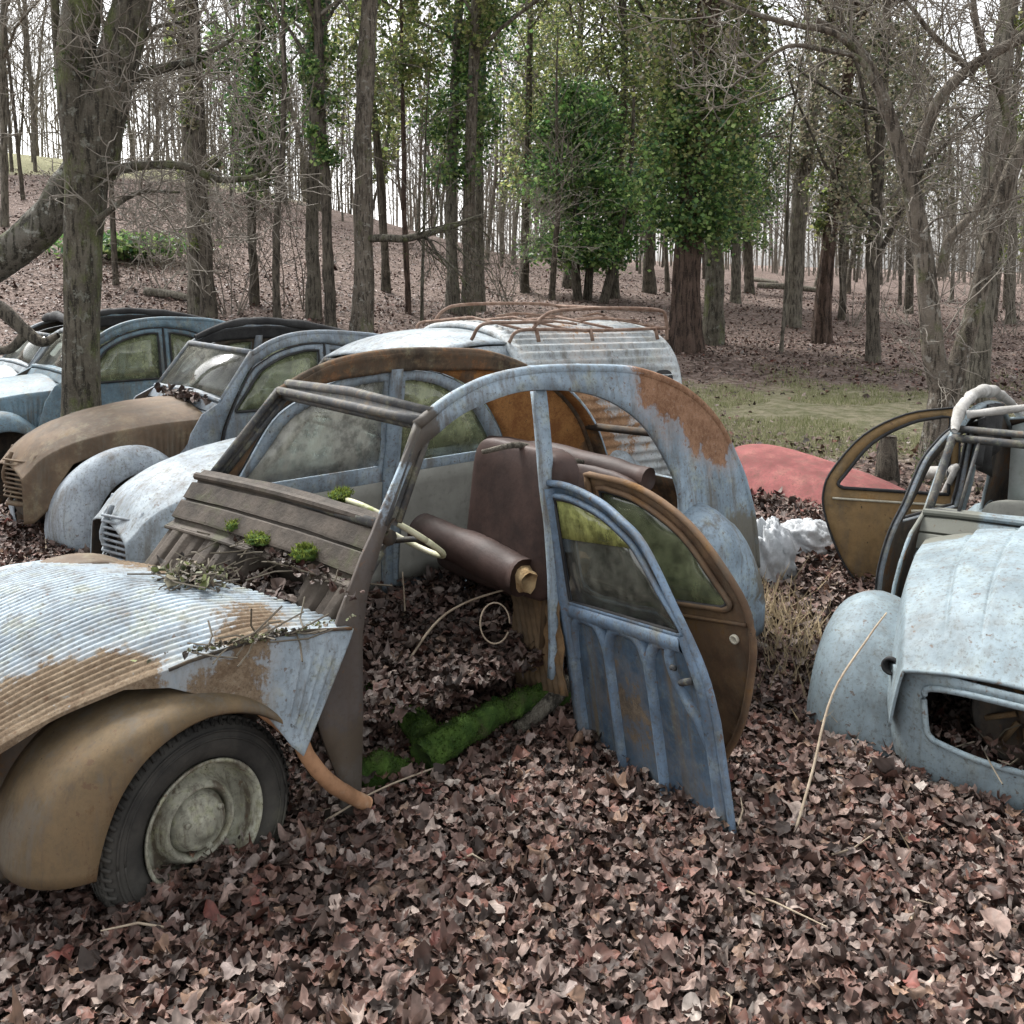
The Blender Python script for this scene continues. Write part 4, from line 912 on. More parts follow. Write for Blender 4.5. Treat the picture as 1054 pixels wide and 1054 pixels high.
HOLE = [tuple(p) for p in spl([(-.24, .505), (-.12, .49), (0, .485), (.12, .49), (.24, .505), (.268, .53), (.28, .60), (.285, .66), (.265, .69), (.15, .708), (0, .712), (-.15, .708), (-.265, .69), (-.285, .66), (-.28, .60), (-.268, .53), (-.245, .507)], 3)]
V, F = plate([(-.34, .30), (.34, .30), (.44, .50), (.45, .70), (.36, .74), (.2, .752), (-.2, .752), (-.36, .74), (-.45, .70), (-.44, .50)], [HOLE], .035)
mb = MB(); fx = lambda V: .555-.45*V[:, 0]**2-9*np.maximum(0, np.abs(V[:, 0])-.35)**2-.35*np.maximum(0, .50-V[:, 1])**1.5; mb.add(np.stack([fx(V), V[:, 0], V[:, 1]], 1), F); mb.build('nose_panel', [M['palecar'], M['interior']], R6, solid=.012, moff=1)
mb = MB(); L = dens(HOLE, .03); L = np.vstack([L, L[:1]]); tubec(mb, np.stack([fx(L)+.004, L[:, 0], L[:, 1]], 1), .012, 8); mb.build('nose_opening_rim', M['palecar'], R6)
mb = MB(); V, F = lathe([(.20, .02), (.19, .04), (.175, .02), (.12, -.03), (.05, -.04), (.04, .0), (.001, .01)], 40, (.24, .03, .58), 'X'); mb.add(V, F); mb.build('fan_shroud', M['interior'], R6, solid=.006)
mb = MB()
for k in range(10):
    a = k*2*PI/10; tubec(mb, [(.26, .03+.05*math.cos(a), .58+.05*math.sin(a)), (.25, .03+.16*math.cos(a+.3), .58+.16*math.sin(a+.3))], .012, 5)
mb.build('fan', M['brownrust'], R6)
for s in (1, -1):
    mb = MB(); fender_front(mb, s, ext=.07); mb.build('front_wing', [M['palecar'], M['interior']], R6, solid=.008, moff=1)
    mb = MB(); fender_rear(mb, s); mb.build('rear_wing', [M['palecar'], M['interior']], R6, solid=.008, moff=1)
    mb = MB(); V, F = plate([(-.40, .15), (-.40, .66), (.1, .66), (.30, .60), (.30, .15)], [], .1); mb.add(np.stack([V[:, 0], 0*V[:, 0]+s*.40, V[:, 1]], 1), F); mb.build('inner_wing', M['interior'], R6, solid=.01)
mb = MB(); V, F = lathe([(.034, .0), (.034, .02), (.024, .022), (.02, -.04), (.001, -.04)], 24, (0, 0, 0), 'X'); V = V+np.array([.40, -.435, .70]); mb.add(V, F); mb.build('headlamp_socket', M['black'], R6)
def swing(d, hx, hy, ang):
    c, s = math.cos(ang), math.sin(ang); d.rotation_euler.z = ang; d.location = (hx-(c*hx-s*hy), hy-(s*hx+c*hy), d.location.z)
d = door_side(R6, 'f', -1, [M['frameblue'], M['interior']], None, label='door frame standing ajar'); swing(d, -1.56, -.62, -.16)
d = door_side(R6, 'r', -1, [M['doorochre'], M['doorochre']], None, label='ochre rusted rear door swung wide open'); swing(d, -1.575, -.62, 2.04); d.location.z += .05
mb = MB(); x = np.linspace(-1.6, -2.25, 12); P = side_map(np.stack([x, .97+0*x], 1), -1, .012); tubec(mb, P, .007, 6); mb.build('waist_trim', M['chrome'], d)
for k in 'fr': door_side(R6, k, 1, [M['palecar'], M['interior']], M['glass'])
mb = MB(); slab(mb, (-1.55, .0, .80), (.12, 1.0, .60), tilt=-.14, seed=3); mb.build('seat_back', M['lining'], R6)
mb = MB(); V, F = plate([(-.5, .9), (.5, .9), (.5, 1.42), (.3, 1.5), (-.3, 1.5), (-.5, 1.42)], [], .1); mb.add(np.stack([-2.42-.02*np.sin(V[:, 0]*17), V[:, 0], V[:, 1]], 1), F); mb.build('rear_canvas', M['canvaspale'], R6, solid=.008)
mb = MB(); noisy_tube(mb, [(-.92, -.53, 1.50), (-1.12, -.54, 1.60), (-1.5, -.54, 1.66), (-2.0, -.53, 1.64), (-2.5, -.48, 1.5)], [.014, .024, .030, .03, .025], 22, 10, .016, 18, 8); noisy_tube(mb, [(-1.05, -.5, 1.57), (-1.1, 0, 1.66), (-1.1, .5, 1.58)], [.02, .024, .02], 16, 10, .015, 9, 5); mb.build('canvas_roll', M['rag'], R6)
rows = []
for i, x in enumerate(np.linspace(-1.15, -1.75, 14)):
    z = np.interp(-x, -arch[:, 0], arch[:, 1]) if False else float(np.interp(-x, np.sort(-arch[:, 0]), arch[np.argsort(-arch[:, 0]), 1]))
    zz = np.linspace(z, z-.38+.18*abs(i-6)/7, 8); rows.append(np.stack([x+.03*np.sin(zz*20+i), -.47+.03*np.sin(i*1.3)+0*zz, zz], 1))
mb = MB(); mb.add(*grid(np.array(rows))); mb.build('hanging_canvas', M['black'], R6, solid=.006)
mb = MB(); noisy_tube(mb, [(-1.55, -.62, 1.22), (-1.75, -.86, 1.15)], [.035, .03], 14, 8, .01, 9, 2); tubec(mb, [(-1.5, -.62, 1.25), (-1.72, -.80, .85)], .018, 8); mb.build('hanging_strap', M['rag'], R6)

# ------------------------------------------------------------------ loose things round the cars
u = np.linspace(-1, 1, 60); v = np.linspace(-1, 1, 40); U, Vv = np.meshgrid(u, v, indexing='ij')
hw = .50-.10*np.maximum(0, -U)**2; rr = np.clip(1-np.maximum(np.abs(U)-.86, 0)**2*18, .35, 1)
Z = .30*(1-np.abs(Vv)**2.6)*(1-.55*np.clip(np.abs(U), 0, 1)**4)-.06*U+.012*np.exp(-((Vv-.35)/.04)**2)+.012*np.exp(-((Vv+.35)/.04)**2)
mb = MB(); mb.add(*grid(np.stack([U*.82, Vv*hw*rr*1.02, Z*.62], -1))); o = mb.build('car_bonnet', [M['reddoor'], M['interior']], solid=.012, moff=1); o.location = (2.34, 7.5, tz(2.34, 7.5)+.04); o.rotation_euler = (-.12, -.17, 2.25); tag(o, 'faded red bonnet lying on the leaves between the two nearest cars', 'car bonnet')
def sack(label, c, r, seed):
    u = np.linspace(0, 2*PI, 73)[:-1]; v = np.linspace(-PI/2, PI/2, 40); P = np.stack([np.cos(v)[:, None]*np.cos(u), np.cos(v)[:, None]*np.sin(u), np.sin(v)[:, None]*np.ones(72)], -1)
    q = P*1.8+seed; nn = np.abs(fbm(q[..., 0]*1.7+q[..., 2], q[..., 1]*1.7-q[..., 2]*.7, seed, 5))
    P = P*(1.15-1.5*nn[..., None])*np.array(r); mb = MB(); V, F = grid(P, True); mb.add(V, F); o = mb.build('plastic_sack', M['sack']); o.location = c; tag(o, label, 'sack', 'white plastic sacks on the leaves')
sack('taller crumpled white plastic sack against the blue rear wing', (1.50, 5.55, tz(1.5, 5.55)+.10), (.15, .16, .24), 4)
sack('flat white plastic sack lying in the leaves beside the ochre door', (1.82, 5.85, tz(1.82, 5.85)+.05), (.21, .16, .12), 9)
x, y = 3.22, 8.2; z = tz(x, y); mb = MB(); noisy_tube(mb, [(x, y, z-.1), (x-.01, y, z+.2), (x, y, z+.42)], [.11, .09, .075], 18, 8, .03, 9, 2); tag(mb.build('tree_stump', M['barkdark']), 'small dark stump by the foot of the forked tree', 'stump')
def plant(label, x, y, n, sz, seed):
    z = tz(x, y); rng = np.random.default_rng(seed); mb = MB()
    e = empty('seedling', label, 'plant', (x, y, z)); st = MB()
    for k in range(n):
        a = rng.random()*2*PI; r = sz*(.5+rng.random()); tip = np.array([r*math.cos(a), r*math.sin(a), sz*(.7+.8*rng.random())]); b = np.array([0, 0, sz*.2*rng.random()])
        V, F = tube(np.array([b, (b+tip)/2+[0, 0, sz*.2], tip]), .003, 5); st.add(V, F)
        d = tip-b; d /= np.linalg.norm(d); s = np.cross(d, [0, 0, 1]); s /= np.linalg.norm(s); L = sz*.9
        ts = np.linspace(0, 1, 7); w = .32*L*np.sin(ts*PI)**.7
        rows = np.stack([tip+d*(t*L)-np.array([0, 0, .3*L*t*t])+s*o*ww for t, ww in zip(ts, w) for o in (-1, 0, 1)]).reshape(7, 3, 3); rows[:, 1, 2] -= .03*L
        V, F = grid(rows); mb.add(V, F, np.array((.09, .22, .07))*(.8+.7*rng.random()))
    st.build('stem', M['twig'], e); mb.build('foliage', M['green'], e)
plant('small green seedling growing in front of the mossy sill', 0.0, 3.86, 6, .065, 3)
plant('low green weed at the foot of the pale blue front wing', 1.28, 3.72, 9, .04, 8)
stick('wooden_post', 'short grey piece of wood leaning by the foot of the blue door', 'wood', [(.02, 3.70, .05), (.16, 3.80, .13), (.24, 3.86, .19)], [.03, .035, .03], M['bark'])

d_ = debris('leaf_debris', 'row of lichen and dirt caught in the crease along the ripple bonnet', 'debris', (-.28, .655, .855), .13, .012, 200, 30, R1, .016, .012, GP)
d_.rotation_euler = (R1.rotation_euler.x, R1.rotation_euler.y-.0, R1.rotation_euler.z-.14)
d_ = debris('leaf_debris', 'pale dry leaves lying inside the empty nose hole of the right hand car', 'debris', (0, 0, 0), .04, .08, 60, 6, R6, .034, .03)
d_.location = at_local(R6, (.47, -.10, .50)); d_.rotation_euler = R6.rotation_euler
HAZE = 0
# ------------------------------------------------------------------ trees
def vecn(v): return v/(np.linalg.norm(v)+1e-9)
def grow(mbT, mbC, p, d, L, r, depth, rng, nsub, up=.25, wob=.18, thick=.035, taper=.35, sides=None):
    n = max(4, int(5+L*1.2)) if depth == 0 else (6 if depth == 1 else 4)
    P = [p]; dd = vecn(d)
    for i in range(n):
        dd = vecn(dd+rng.standard_normal(3)*wob+np.array([0, 0, up*.25])); P.append(P[-1]+dd*L/n)
    P = np.array(P); R = r*(1-(1-taper)*np.linspace(0, 1, len(P)))
    tgt = mbT if r > thick else mbC
    V, F = tube(P, R, sides or (8 if r > .06 else 5 if r > .02 else 3)); tgt.add(V, F)
    if depth >= len(nsub): return
    for k in range(nsub[depth]):
        t = rng.random()**.8*.85+.12; i = min(int(t*n), n-1); q = P[i]+(P[i+1]-P[i])*(t*n-i)
        ax = vecn(P[i+1]-P[i]); s = vecn(np.cross(ax, rng.standard_normal(3))); a = .55+.55*rng.random()
        nd = ax*math.cos(a)+s*math.sin(a)+np.array([0, 0, up*.5])
        grow(mbT, mbC, q, nd, L*(.35+.3*rng.random()), max(.006, R[i]*(.32+.2*rng.random())), depth+1, rng, nsub, up, wob*1.15, thick, .35)
def bare_tree(rng, h, r0, first=.3, nb=24, nsub=(5, 4), lean=(0, 0), flare=1.15, up=.35, blen=.26, wob=.028, thick=.035, flute=.10, fn=3):
    T, C = MB(), MB(); n = 16
    P = [np.array([0, 0, -.3])]; d = vecn(np.array([lean[0], lean[1], 1.]))
    for i in range(n):
        d = vecn(d+np.array([rng.standard_normal()*wob, rng.standard_normal()*wob, .05])); P.append(P[-1]+d*(h+.3)/n)
    P = np.array(P); t = np.linspace(0, 1, n+1); R = r0*(1-.86*t**1.15); R[0] *= flare*1.15; R[1] *= (1+flare)/2.2+.02
    P = spl(P, 3); R = np.interp(np.linspace(0, 1, len(P)), t, R)
    ns = 12 if fn < 5 else 40; V, F = tube(P, R, ns); V2 = V.reshape(len(P), ns, 3); c = P[:, None]; V2 = c+(V2-c)*(1+(.09 if ns == 12 else .04)*rng.standard_normal((len(P), ns, 1))+flute*np.sin(np.arange(ns)*fn*2*PI/ns+rng.random()*6+np.linspace(0, 2.5, len(P))[:, None])[..., None])
    T.add(V2.reshape(-1, 3), F)
    for k in range(nb):
        f = first+(1-first)*(k+rng.random())/nb*.97; i = int(f*(len(P)-1)); a = rng.random()*2*PI; el = .35+.75*rng.random()
        dd = np.array([math.cos(a)*math.cos(el), math.sin(a)*math.cos(el), math.sin(el)])
        grow(T, C, P[i], dd, h*blen*(1.25-.7*f)*(.6+.7*rng.random()), max(.012, R[i]*(.25+.3*rng.random())), 1, rng, (0,)+tuple(nsub), up, .16, thick)
    return T, C, P, R
IV = np.array([(.018, .040, .012), (.030, .065, .018), (.050, .095, .026), (.080, .135, .035), (.13, .18, .06), (.022, .05, .022), (.06, .075, .025)])
IVY = np.array([(.035, .055, .015), (.06, .085, .022), (.10, .125, .035), (.15, .165, .05), (.19, .19, .07), (.05, .07, .03), (.09, .085, .04)])
IV, IVY = IV*2.7*np.array([1.0, .95, 1.05]), IVY*2.5*np.array([.95, .95, 1.1])
IVG = 2.4*np.array([(.05, .055, .035), (.08, .08, .05), (.12, .11, .075), (.16, .145, .10), (.06, .075, .035), (.035, .035, .025), (.10, .085, .06)])
def foliage(mb, pts, size, rng, pal=IV, glob=None):
    n = len(pts); d = rng.standard_normal((n, 3)); d[:, 2] = np.abs(d[:, 2])*.8-.35; d /= np.linalg.norm(d, axis=1)[:, None]
    s = np.cross(d, rng.standard_normal((n, 3))); s /= np.linalg.norm(s, axis=1)[:, None]+1e-6; nn = np.cross(d, s)
    L = size*(.6+.8*rng.random((n, 1))); W = L*.42
    Q = np.stack([pts, pts+d*L*.5+s*W+nn*L*.10, pts+d*L, pts+d*L*.5-s*W+nn*L*.10], 1).reshape(-1, 3)
    c = pal[rng.integers(0, len(pal), n)]*(.6+.8*rng.random((n, 1)))
    b = np.arange(n)[:, None]*4; F = np.concatenate([b+[0, 1, 2], b+[0, 2, 3]]); mb.add(Q, F, np.repeat(c, 4, 0))
def ivy_points(P, z0, z1, rad, n, rng, clump=.6, top=.4):
    zz = P[:, 2]; nc = max(12, int(n/70)); cz = z0+(z1-z0)*rng.random(nc); ca = rng.random(nc)*2*PI; f = (cz-z0)/(z1-z0)
    rr = rad*(.45+.75*np.sin(np.clip(f*1.06+.03, 0, 1)*PI)**.6)*(.25+.85*rng.random(nc))
    cx = np.interp(cz, zz, P[:, 0])+rr*np.cos(ca); cy = np.interp(cz, zz, P[:, 1])+rr*np.sin(ca)
    k = rng.integers(0, nc, n); g = rng.standard_normal((n, 3))*np.array([.26, .26, .34])*rad*clump; g[:, 2] -= .05*rad
    return np.stack([cx[k], cy[k], cz[k]], 1)+g
def tree(name, label, loc, h, r0, seed, bark, ivy=None, group=None, twigmat=None, rot=None, **kw):
    """ivy: list of (z0, z1, radius, count, leaf size, palette)"""
    rng = np.random.default_rng(seed); T, C, P, R = bare_tree(rng, h, r0, **kw)
    e = empty(name, label, 'tree', loc, (0, 0, 0), group)
    T.build('trunk', bark, e)
    if C.n: C.build('crown', twigmat or M['twigs'], e)
    if ivy:
        mb = MB()
        for z0, z1, rad, n, sz, pal in ivy: foliage(mb, ivy_points(P, z0, z1, rad, int(n*1.75), rng), sz*.62, rng, pal)
        mb.build('ivy', M['green'], e)
    return e

# ---- the thick trunk on the left between the cars
def pix(P, D): return np.array([at(a, b, D+(c[0] if c else 0)) for a, b, *c in P])
def twiggy(C, P, n, rng, L=(.3, .9), r=.008, sub=(4, 3), up=.15):
    for k in range(n):
        i = rng.integers(1, len(P)-1); d = vecn(P[i+1]-P[i-1]); s = vecn(np.cross(d, rng.standard_normal(3)))
        grow(C, C, P[i], d*.5+s, L[0]+(L[1]-L[0])*rng.random(), r*(.7+.6*rng.random()), 1, rng, (0,)+sub, up, .2, 9)
def bumpy(mb, P, R, n=20, k=8, amp=.10, seed=0, ribs=0):
    P = spl(P, k); R = np.interp(np.linspace(0, 1, len(P)), np.linspace(0, 1, len(R)), R); V, F = tube(P, R, n); V2 = V.reshape(len(P), n, 3); c = P[:, None]
    th = np.arange(n)*2*PI/n; L = np.arange(len(P))*.35
    f = 1+amp*(fbm(np.cos(th)[None]*1.5+L[:, None]*.5+seed, np.sin(th)[None]*1.5+L[:, None]*.3, seed, 4)*2+.25*np.sin(th*5+seed)[None]*(1 if ribs else .4))
    V2 = c+(V2-c)*f[..., None]; mb.add(V2.reshape(-1, 3), F); return P, R
rng = np.random.default_rng(5); D = 7.7
e = empty('bare_tree', 'thick mossy tree trunk standing between the row of cars at the left, forking high up', 'tree', tuple(at(82, 440, D)))
base = np.array(e.location)
T, C = MB(), MB()
def addl(mb, P, R, **k): return bumpy(mb, np.array(P)-base, R, **k)
P1, _ = addl(T, pix([(84, 470), (83, 400), (84, 320), (86, 250), (89, 190), (93, 140)], D), [.17, .145, .135, .14, .155, .20], n=26, amp=.12, seed=2)
P2, _ = addl(T, pix([(90, 180), (82, 120), (78, 60), (86, 0), (90, -70), (95, -180)], D), [.16, .145, .14, .14, .12, .09], n=22, amp=.12, seed=3)
P3, _ = addl(T, pix([(95, 180), (106, 120), (122, 60), (138, 0), (150, -70), (170, -170)], D), [.17, .165, .16, .14, .12, .09], n=22, amp=.12, seed=4)
P4, _ = addl(T, pix([(96, 182), (115, 176), (150, 170), (190, 171), (222, 184), (250, 184), (275, 178)], D-.1), [.05, .042, .036, .032, .028, .024, .016], n=10, seed=5)
P5, _ = addl(T, pix([(98, 228), (115, 215), (130, 204), (150, 197), (185, 198)], D-.15), [.03, .024, .02, .015, .009], n=8, seed=6)
P6, _ = addl(T, pix([(118, 90), (135, 82), (160, 72), (200, 62), (240, 40)], D), [.05, .045, .04, .03, .015], n=8, seed=7)
P7, _ = addl(T, pix([(64, 110), (60, 60), (56, 0), (52, -60)], D+.2), [.035, .035, .035, .03], n=8, seed=8)
P8, _ = addl(T, pix([(120, 150), (130, 110), (140, 60), (158, 30), (190, 22)], D+.1), [.03, .028, .024, .02, .01], n=8, seed=9)
for P, n in ((P4, 18), (P5, 10), (P6, 16), (P8, 14), (P7, 8), (P2, 6), (P3, 10)): twiggy(C, P, n, rng, (.35, 1.0), .007)
t_ = T.build('trunk', M['barkmoss'], e); C.build('crown', M['twigs'], e)
for v in t_.data.polygons: pass
vs = np.array([v.co[:] for v in t_.data.vertices]); k = fbm(vs[:, 0]*3+vs[:, 2]*2, vs[:, 1]*3+vs[:, 2]*1.5, 33) > .16
moss_tufts('moss_patch', e, vs[k & (vs[:, 2] < 6)], 5000, .03)
# fallen mossy trunk resting against it
mb = MB(); bumpy(mb, pix([(-60, 300), (-20, 277), (20, 252), (50, 226), (70, 190), (80, 160)], 7.95), [.17, .165, .15, .15, .13, .07], n=22, amp=.14, seed=12)
o = mb.build('fallen_tree', M['barklichen']); tag(o, 'lichen spotted trunk leaning down to the left from the thick mossy tree', 'fallen trunk')
mb = MB(); bumpy(mb, pix([(-40, 300), (0, 318), (25, 340), (44, 352), (60, 345)], 9.6), [.07, .075, .065, .05, .03], n=14, amp=.14, seed=13); bumpy(mb, pix([(28, 342), (12, 358), (-6, 362)], 9.6), [.05, .045, .04], n=10, amp=.1, seed=14)
tag(mb.build('fallen_branch', M['barkdark']), 'dark crooked fallen limb above the blue bonnet at the far left', 'fallen branch')

# ---- the forked tree on the right
D = 8.5; rng = np.random.default_rng(8)
bp0 = at(962, 495, D); bp0[2] = tz(bp0[0], bp0[1])
e = empty('forked_tree', 'pale barked tree forking low behind the right hand car', 'tree', tuple(bp0)); base = bp0
T, C = MB(), MB()
addl(T, pix([(955, 520), (962, 480), (967, 440), (972, 405), (976, 375)], D), [.20, .15, .13, .125, .12], n=24, amp=.12, seed=21)
Q = {}
Q['a'] = addl(T, pix([(972, 410), (962, 370), (957, 320), (950, 260), (940, 205), (928, 160), (912, 110), (893, 65), (872, 40), (840, 20)], D), [.11, .10, .09, .085, .075, .064, .054, .045, .035, .026], n=16, amp=.08, seed=22)[0]
Q['b'] = addl(T, pix([(976, 410), (990, 360), (1003, 320), (1015, 265), (1028, 215), (1046, 165), (1075, 110), (1110, 50)], D+.1), [.10, .08, .078, .075, .07, .064, .056, .042], n=16, amp=.08, seed=23)[0]
Q['c'] = addl(T, pix([(969, 285), (975, 250), (990, 232), (1010, 210), (1022, 190), (1034, 150), (1034, 110), (1015, 60), (1004, 20), (1000, -30)], D-.1), [.04, .04, .038, .036, .036, .035, .032, .03, .028, .024], n=8, seed=24)[0]
Q['d'] = addl(T, pix([(938, 180), (952, 135), (965, 105), (985, 82), (1010, 62), (1054, 38), (1090, 20)], D), [.06, .055, .05, .05, .048, .045, .035], n=10, seed=25)[0]
Q['e'] = addl(T, pix([(910, 105), (885, 62), (850, 52), (810, 48), (770, 75), (752, 90)], D-.3), [.03, .026, .022, .018, .012, .008], n=7, seed=26)[0]
Q['f'] = addl(T, pix([(893, 65), (860, 35), (815, 25), (770, 12), (730, -5)], D-.2), [.035, .03, .025, .02, .012], n=7, seed=27)[0]
Q['g'] = addl(T, pix([(1003, 75), (985, 60), (955, 30), (940, 10), (915, -20)], D), [.035, .03, .022, .018, .012], n=7, seed=28)[0]
Q['h'] = addl(T, pix([(950, 240), (965, 225), (1000, 218), (1060, 200)], D-.5), [.012, .010, .009, .007], n=6, seed=29)[0]
for k, n in (('a', 14), ('b', 8), ('c', 8), ('d', 14), ('e', 6), ('f', 7), ('g', 6)): twiggy(C, Q[k], n, rng, (.4, 1.5), .008, (5, 4))
tt = T.build('trunk', M['barkpale'], e); C.build('crown', M['twigs'], e)
moss_tufts('moss_patch', e, np.array([v.co[:] for v in tt.data.vertices if v.co.z < .35]), 1500, .03)

# ---- woodland trees read off the photo: (x at the foot, y at the foot, trunk width) in the photo
def plant_tree(name, label, px, py, w, h, seed, bark, ivy=None, **kw):
    x, y, z = onground(px, py); r = max(.03, w*y/1000/2)
    iv = [(a, b, rad, n, sz, pal) for a, b, rad, n, sz, pal in ivy] if ivy else None
    return tree(name, label, (x, y, z), h, r, seed, bark, iv, **kw), y
NB = dict(nb=24, nsub=(5, 4))
specs = [
 ('bare_tree', 'slim dark trunk left of centre in the leaf covered slope, nearest the small green shrub', 120, 292, 6, 10, 'barkdark', None, dict(nb=16, nsub=(4, 3))),
 ('bare_tree', 'tall grey trunk with a twin close beside it, above the teal car', 203, 322, 15, 17, 'bark', [(1, 8, .28, 1500, .12, IVY)], NB),
 ('bare_tree', 'darker twin trunk close beside the tall grey one above the teal car', 215, 326, 14, 17, 'barkdark', [(1.5, 9, .25, 1200, .12, IVG)], NB),
 ('bare_tree', 'thin leaning dark stem below the ivy column', 286, 335, 8, 9, 'barkdark', None, dict(nb=14, nsub=(4, 3))),
 ('ivy_tree', 'narrow column of dark ivy on a slim trunk in the left of the wood', 262, 312, 9, 13, 'barkdark', [(2.2, 13, .75, 8500, .15, IV)], dict(nb=20, nsub=(4, 3))),
 ('bare_tree', 'mossy footed grey trunk forking near the top, left of the straight pale one', 323, 328, 14, 18, 'bark', [(4, 11, .3, 1300, .12, IVY)], NB),
 ('bare_tree', 'thin dark trunk just left of the straight pale trunk', 341, 340, 11, 15, 'barkdark', [(3, 9, .4, 2200, .13, IV)], NB),
 ('bare_tree', 'straight pale trunk with a dead branch reaching right, left of the ivy trees', 372, 343, 21, 19, 'barkpale', None, dict(nb=26, nsub=(5, 4), first=.42)),
 ('bare_tree', 'thin brown trunk standing behind the end of the roof rack', 420, 322, 6, 11, 'barkred', [(4, 11, .8, 3600, .15, IVY)], dict(nb=16, nsub=(4, 3))),
 ('sapling', 'slender yellow green sapling by the roof rack', 434, 330, 4, 6, 'barkmoss', None, dict(nb=10, nsub=(3,))),
 ('ivy_tree', 'leftmost of three close grey trunks wrapped in ivy behind the van', 466, 322, 13, 18, 'bark', [(3, 16, .8, 8000, .15, IV)], NB),
 ('ivy_tree', 'middle of three close trunks behind the van, palest of them', 481, 324, 13, 19, 'barkpale', [(6, 17, .7, 5500, .15, IVY)], NB),
 ('ivy_tree', 'rightmost of three close trunks behind the van', 494, 320, 11, 17, 'bark', [(4, 16, .9, 7500, .15, IV)], NB),
 ('bare_tree', 'small crooked stem left of the dark evergreen', 568, 308, 7, 8, 'barkdark', None, dict(nb=18, nsub=(5, 3))),
 ('ivy_tree', 'slim ivy hung tree behind the dark evergreen', 540, 300, 9, 17, 'barkdark', [(3, 16, 1.0, 7000, .16, IVY)], NB),
 ('ivy_tree', 'ivy covered trunk close to the right of the dark evergreen', 632, 306, 11, 18, 'barkdark', [(3, 17, 1.35, 14000, .16, IVY)], NB),
 ('ivy_tree', 'thickest ivy clad tree with bare reddish roots, right of the van', 705, 362, 27, 20, 'barkred', [(2.2, 5, .95, 7500, .13, IV), (3.5, 17, 1.15, 16000, .14, IVY), (4, 16, 1.4, 9000, .13, IVG)], dict(nb=26, nsub=(5, 4), flare=1.3, flute=.14, fn=8)),
 ('ivy_tree', 'stout mossy trunk just right of the thickest ivy clad tree', 737, 354, 19, 17, 'barkmoss', [(2.4, 14, .95, 9500, .14, IVY)], NB),
 ('ivy_tree', 'thin ivy stem between the stout mossy trunk and the bare sapling', 757, 312, 10, 14, 'bark', [(2, 11, .9, 5000, .16, IV)], NB),
 ('sapling', 'bare leaning sapling with a thin straight stem in the clearing', 804, 362, 4, 7.5, 'bark', None, dict(nb=12, nsub=(3, 2))),
 ('ivy_tree', 'grey trunk veiled in dull ivy right of the bare sapling', 815, 336, 17, 19, 'bark', [(4, 18, .95, 11000, .13, IVG)], NB),
 ('bare_tree', 'trunk with a wide flared reddish foot in the clearing', 846, 352, 14, 18, 'barkred', [(3, 16, .85, 8000, .13, IVG), (2.5, 5, .5, 1200, .14, IVY)], dict(nb=22, nsub=(5, 4), flare=1.5, flute=.12, fn=7)),
 ('bare_tree', 'thin trunk behind the flared reddish one', 866, 328, 7, 13, 'barkdark', None, NB),
 ('bare_tree', 'dark mossy footed trunk with low crooked boughs, left of the forked tree', 899, 372, 14, 12, 'barkdark', [(2.2, 6, .9, 2600, .12, IVG)], dict(nb=20, nsub=(5, 4), first=.16, blen=.34)),
 ('bare_tree', 'tall straight grey trunk right behind the forked tree', 1003, 415, 23, 17, 'bark', [(4.5, 12, .3, 1800, .10, IVY)], dict(nb=18, nsub=(5, 3), first=.35)),
 ('bare_tree', 'thin grey trunk at the right edge of the wood', 1040, 332, 9, 14, 'bark', None, NB),
 ('bare_tree', 'slim trunk between the forked tree and the right edge', 1022, 330, 6, 13, 'barkdark', [(2, 9, .9, 2600, .16, IVY)], NB),
 ('bare_tree', 'leftmost thin trunk on the grassy hill', 4, 232, 8, 15, 'bark', None, NB),
 ('bare_tree', 'slender trunk on the hill right of the leftmost one', 24, 205, 4, 13, 'barkdark', None, NB),
 ('ivy_tree', 'dim ivy hung tree in the gap between the pale trunk and the three close ones', 398, 300, 9, 17, 'barkdark', [(4, 17, 1.1, 8000, .17, IVY)], NB),
 ('ivy_tree', 'far ivy covered tree above the roof of the blue wreck', 585, 296, 10, 19, 'barkdark', [(5, 19, 1.5, 12000, .18, IVY)], NB),
 ('ivy_tree', 'tall ivy tree filling the gap left of the thickest one', 668, 300, 12, 19, 'barkdark', [(4, 19, 1.5, 14000, .17, IVY)], NB),
 ('ivy_tree', 'bushy ivy tree at the back right of the thickest one', 772, 302, 10, 11, 'barkdark', [(2, 9, 1.2, 7000, .18, IV)], NB),
 ('ivy_tree', 'low ivy tangle tree left of the forked tree', 935, 322, 9, 10, 'barkdark', [(2.5, 9, 1.2, 4500, .17, IVG)], NB),
]
for i, (nm, lab, px, py, w, h, bark, iv, kw) in enumerate(specs):
    plant_tree(nm, lab, px, py, w, h, 100+i*7, M[bark], iv, **kw)
# dead branch reaching right from the pale trunk
x, y, z = onground(372, 343); P = np.array([at(372, 246, y), at(395, 245, y-.2), at(420, 245, y-.3), at(455, 236, y-.3), at(497, 222, y-.2)])
mb = MB(); bumpy(mb, P, [.07, .075, .07, .06, .045], n=10, amp=.1, seed=41); rng = np.random.default_rng(3); P = spl(P, 4)
twiggy(mb, P[8:], 22, rng, (.8, 2.4), .018, (4, 3), -.35); tag(mb.build('dead_branch', M['barkmoss']), 'dead mossy branch sticking out to the right from the straight pale trunk', 'branch')

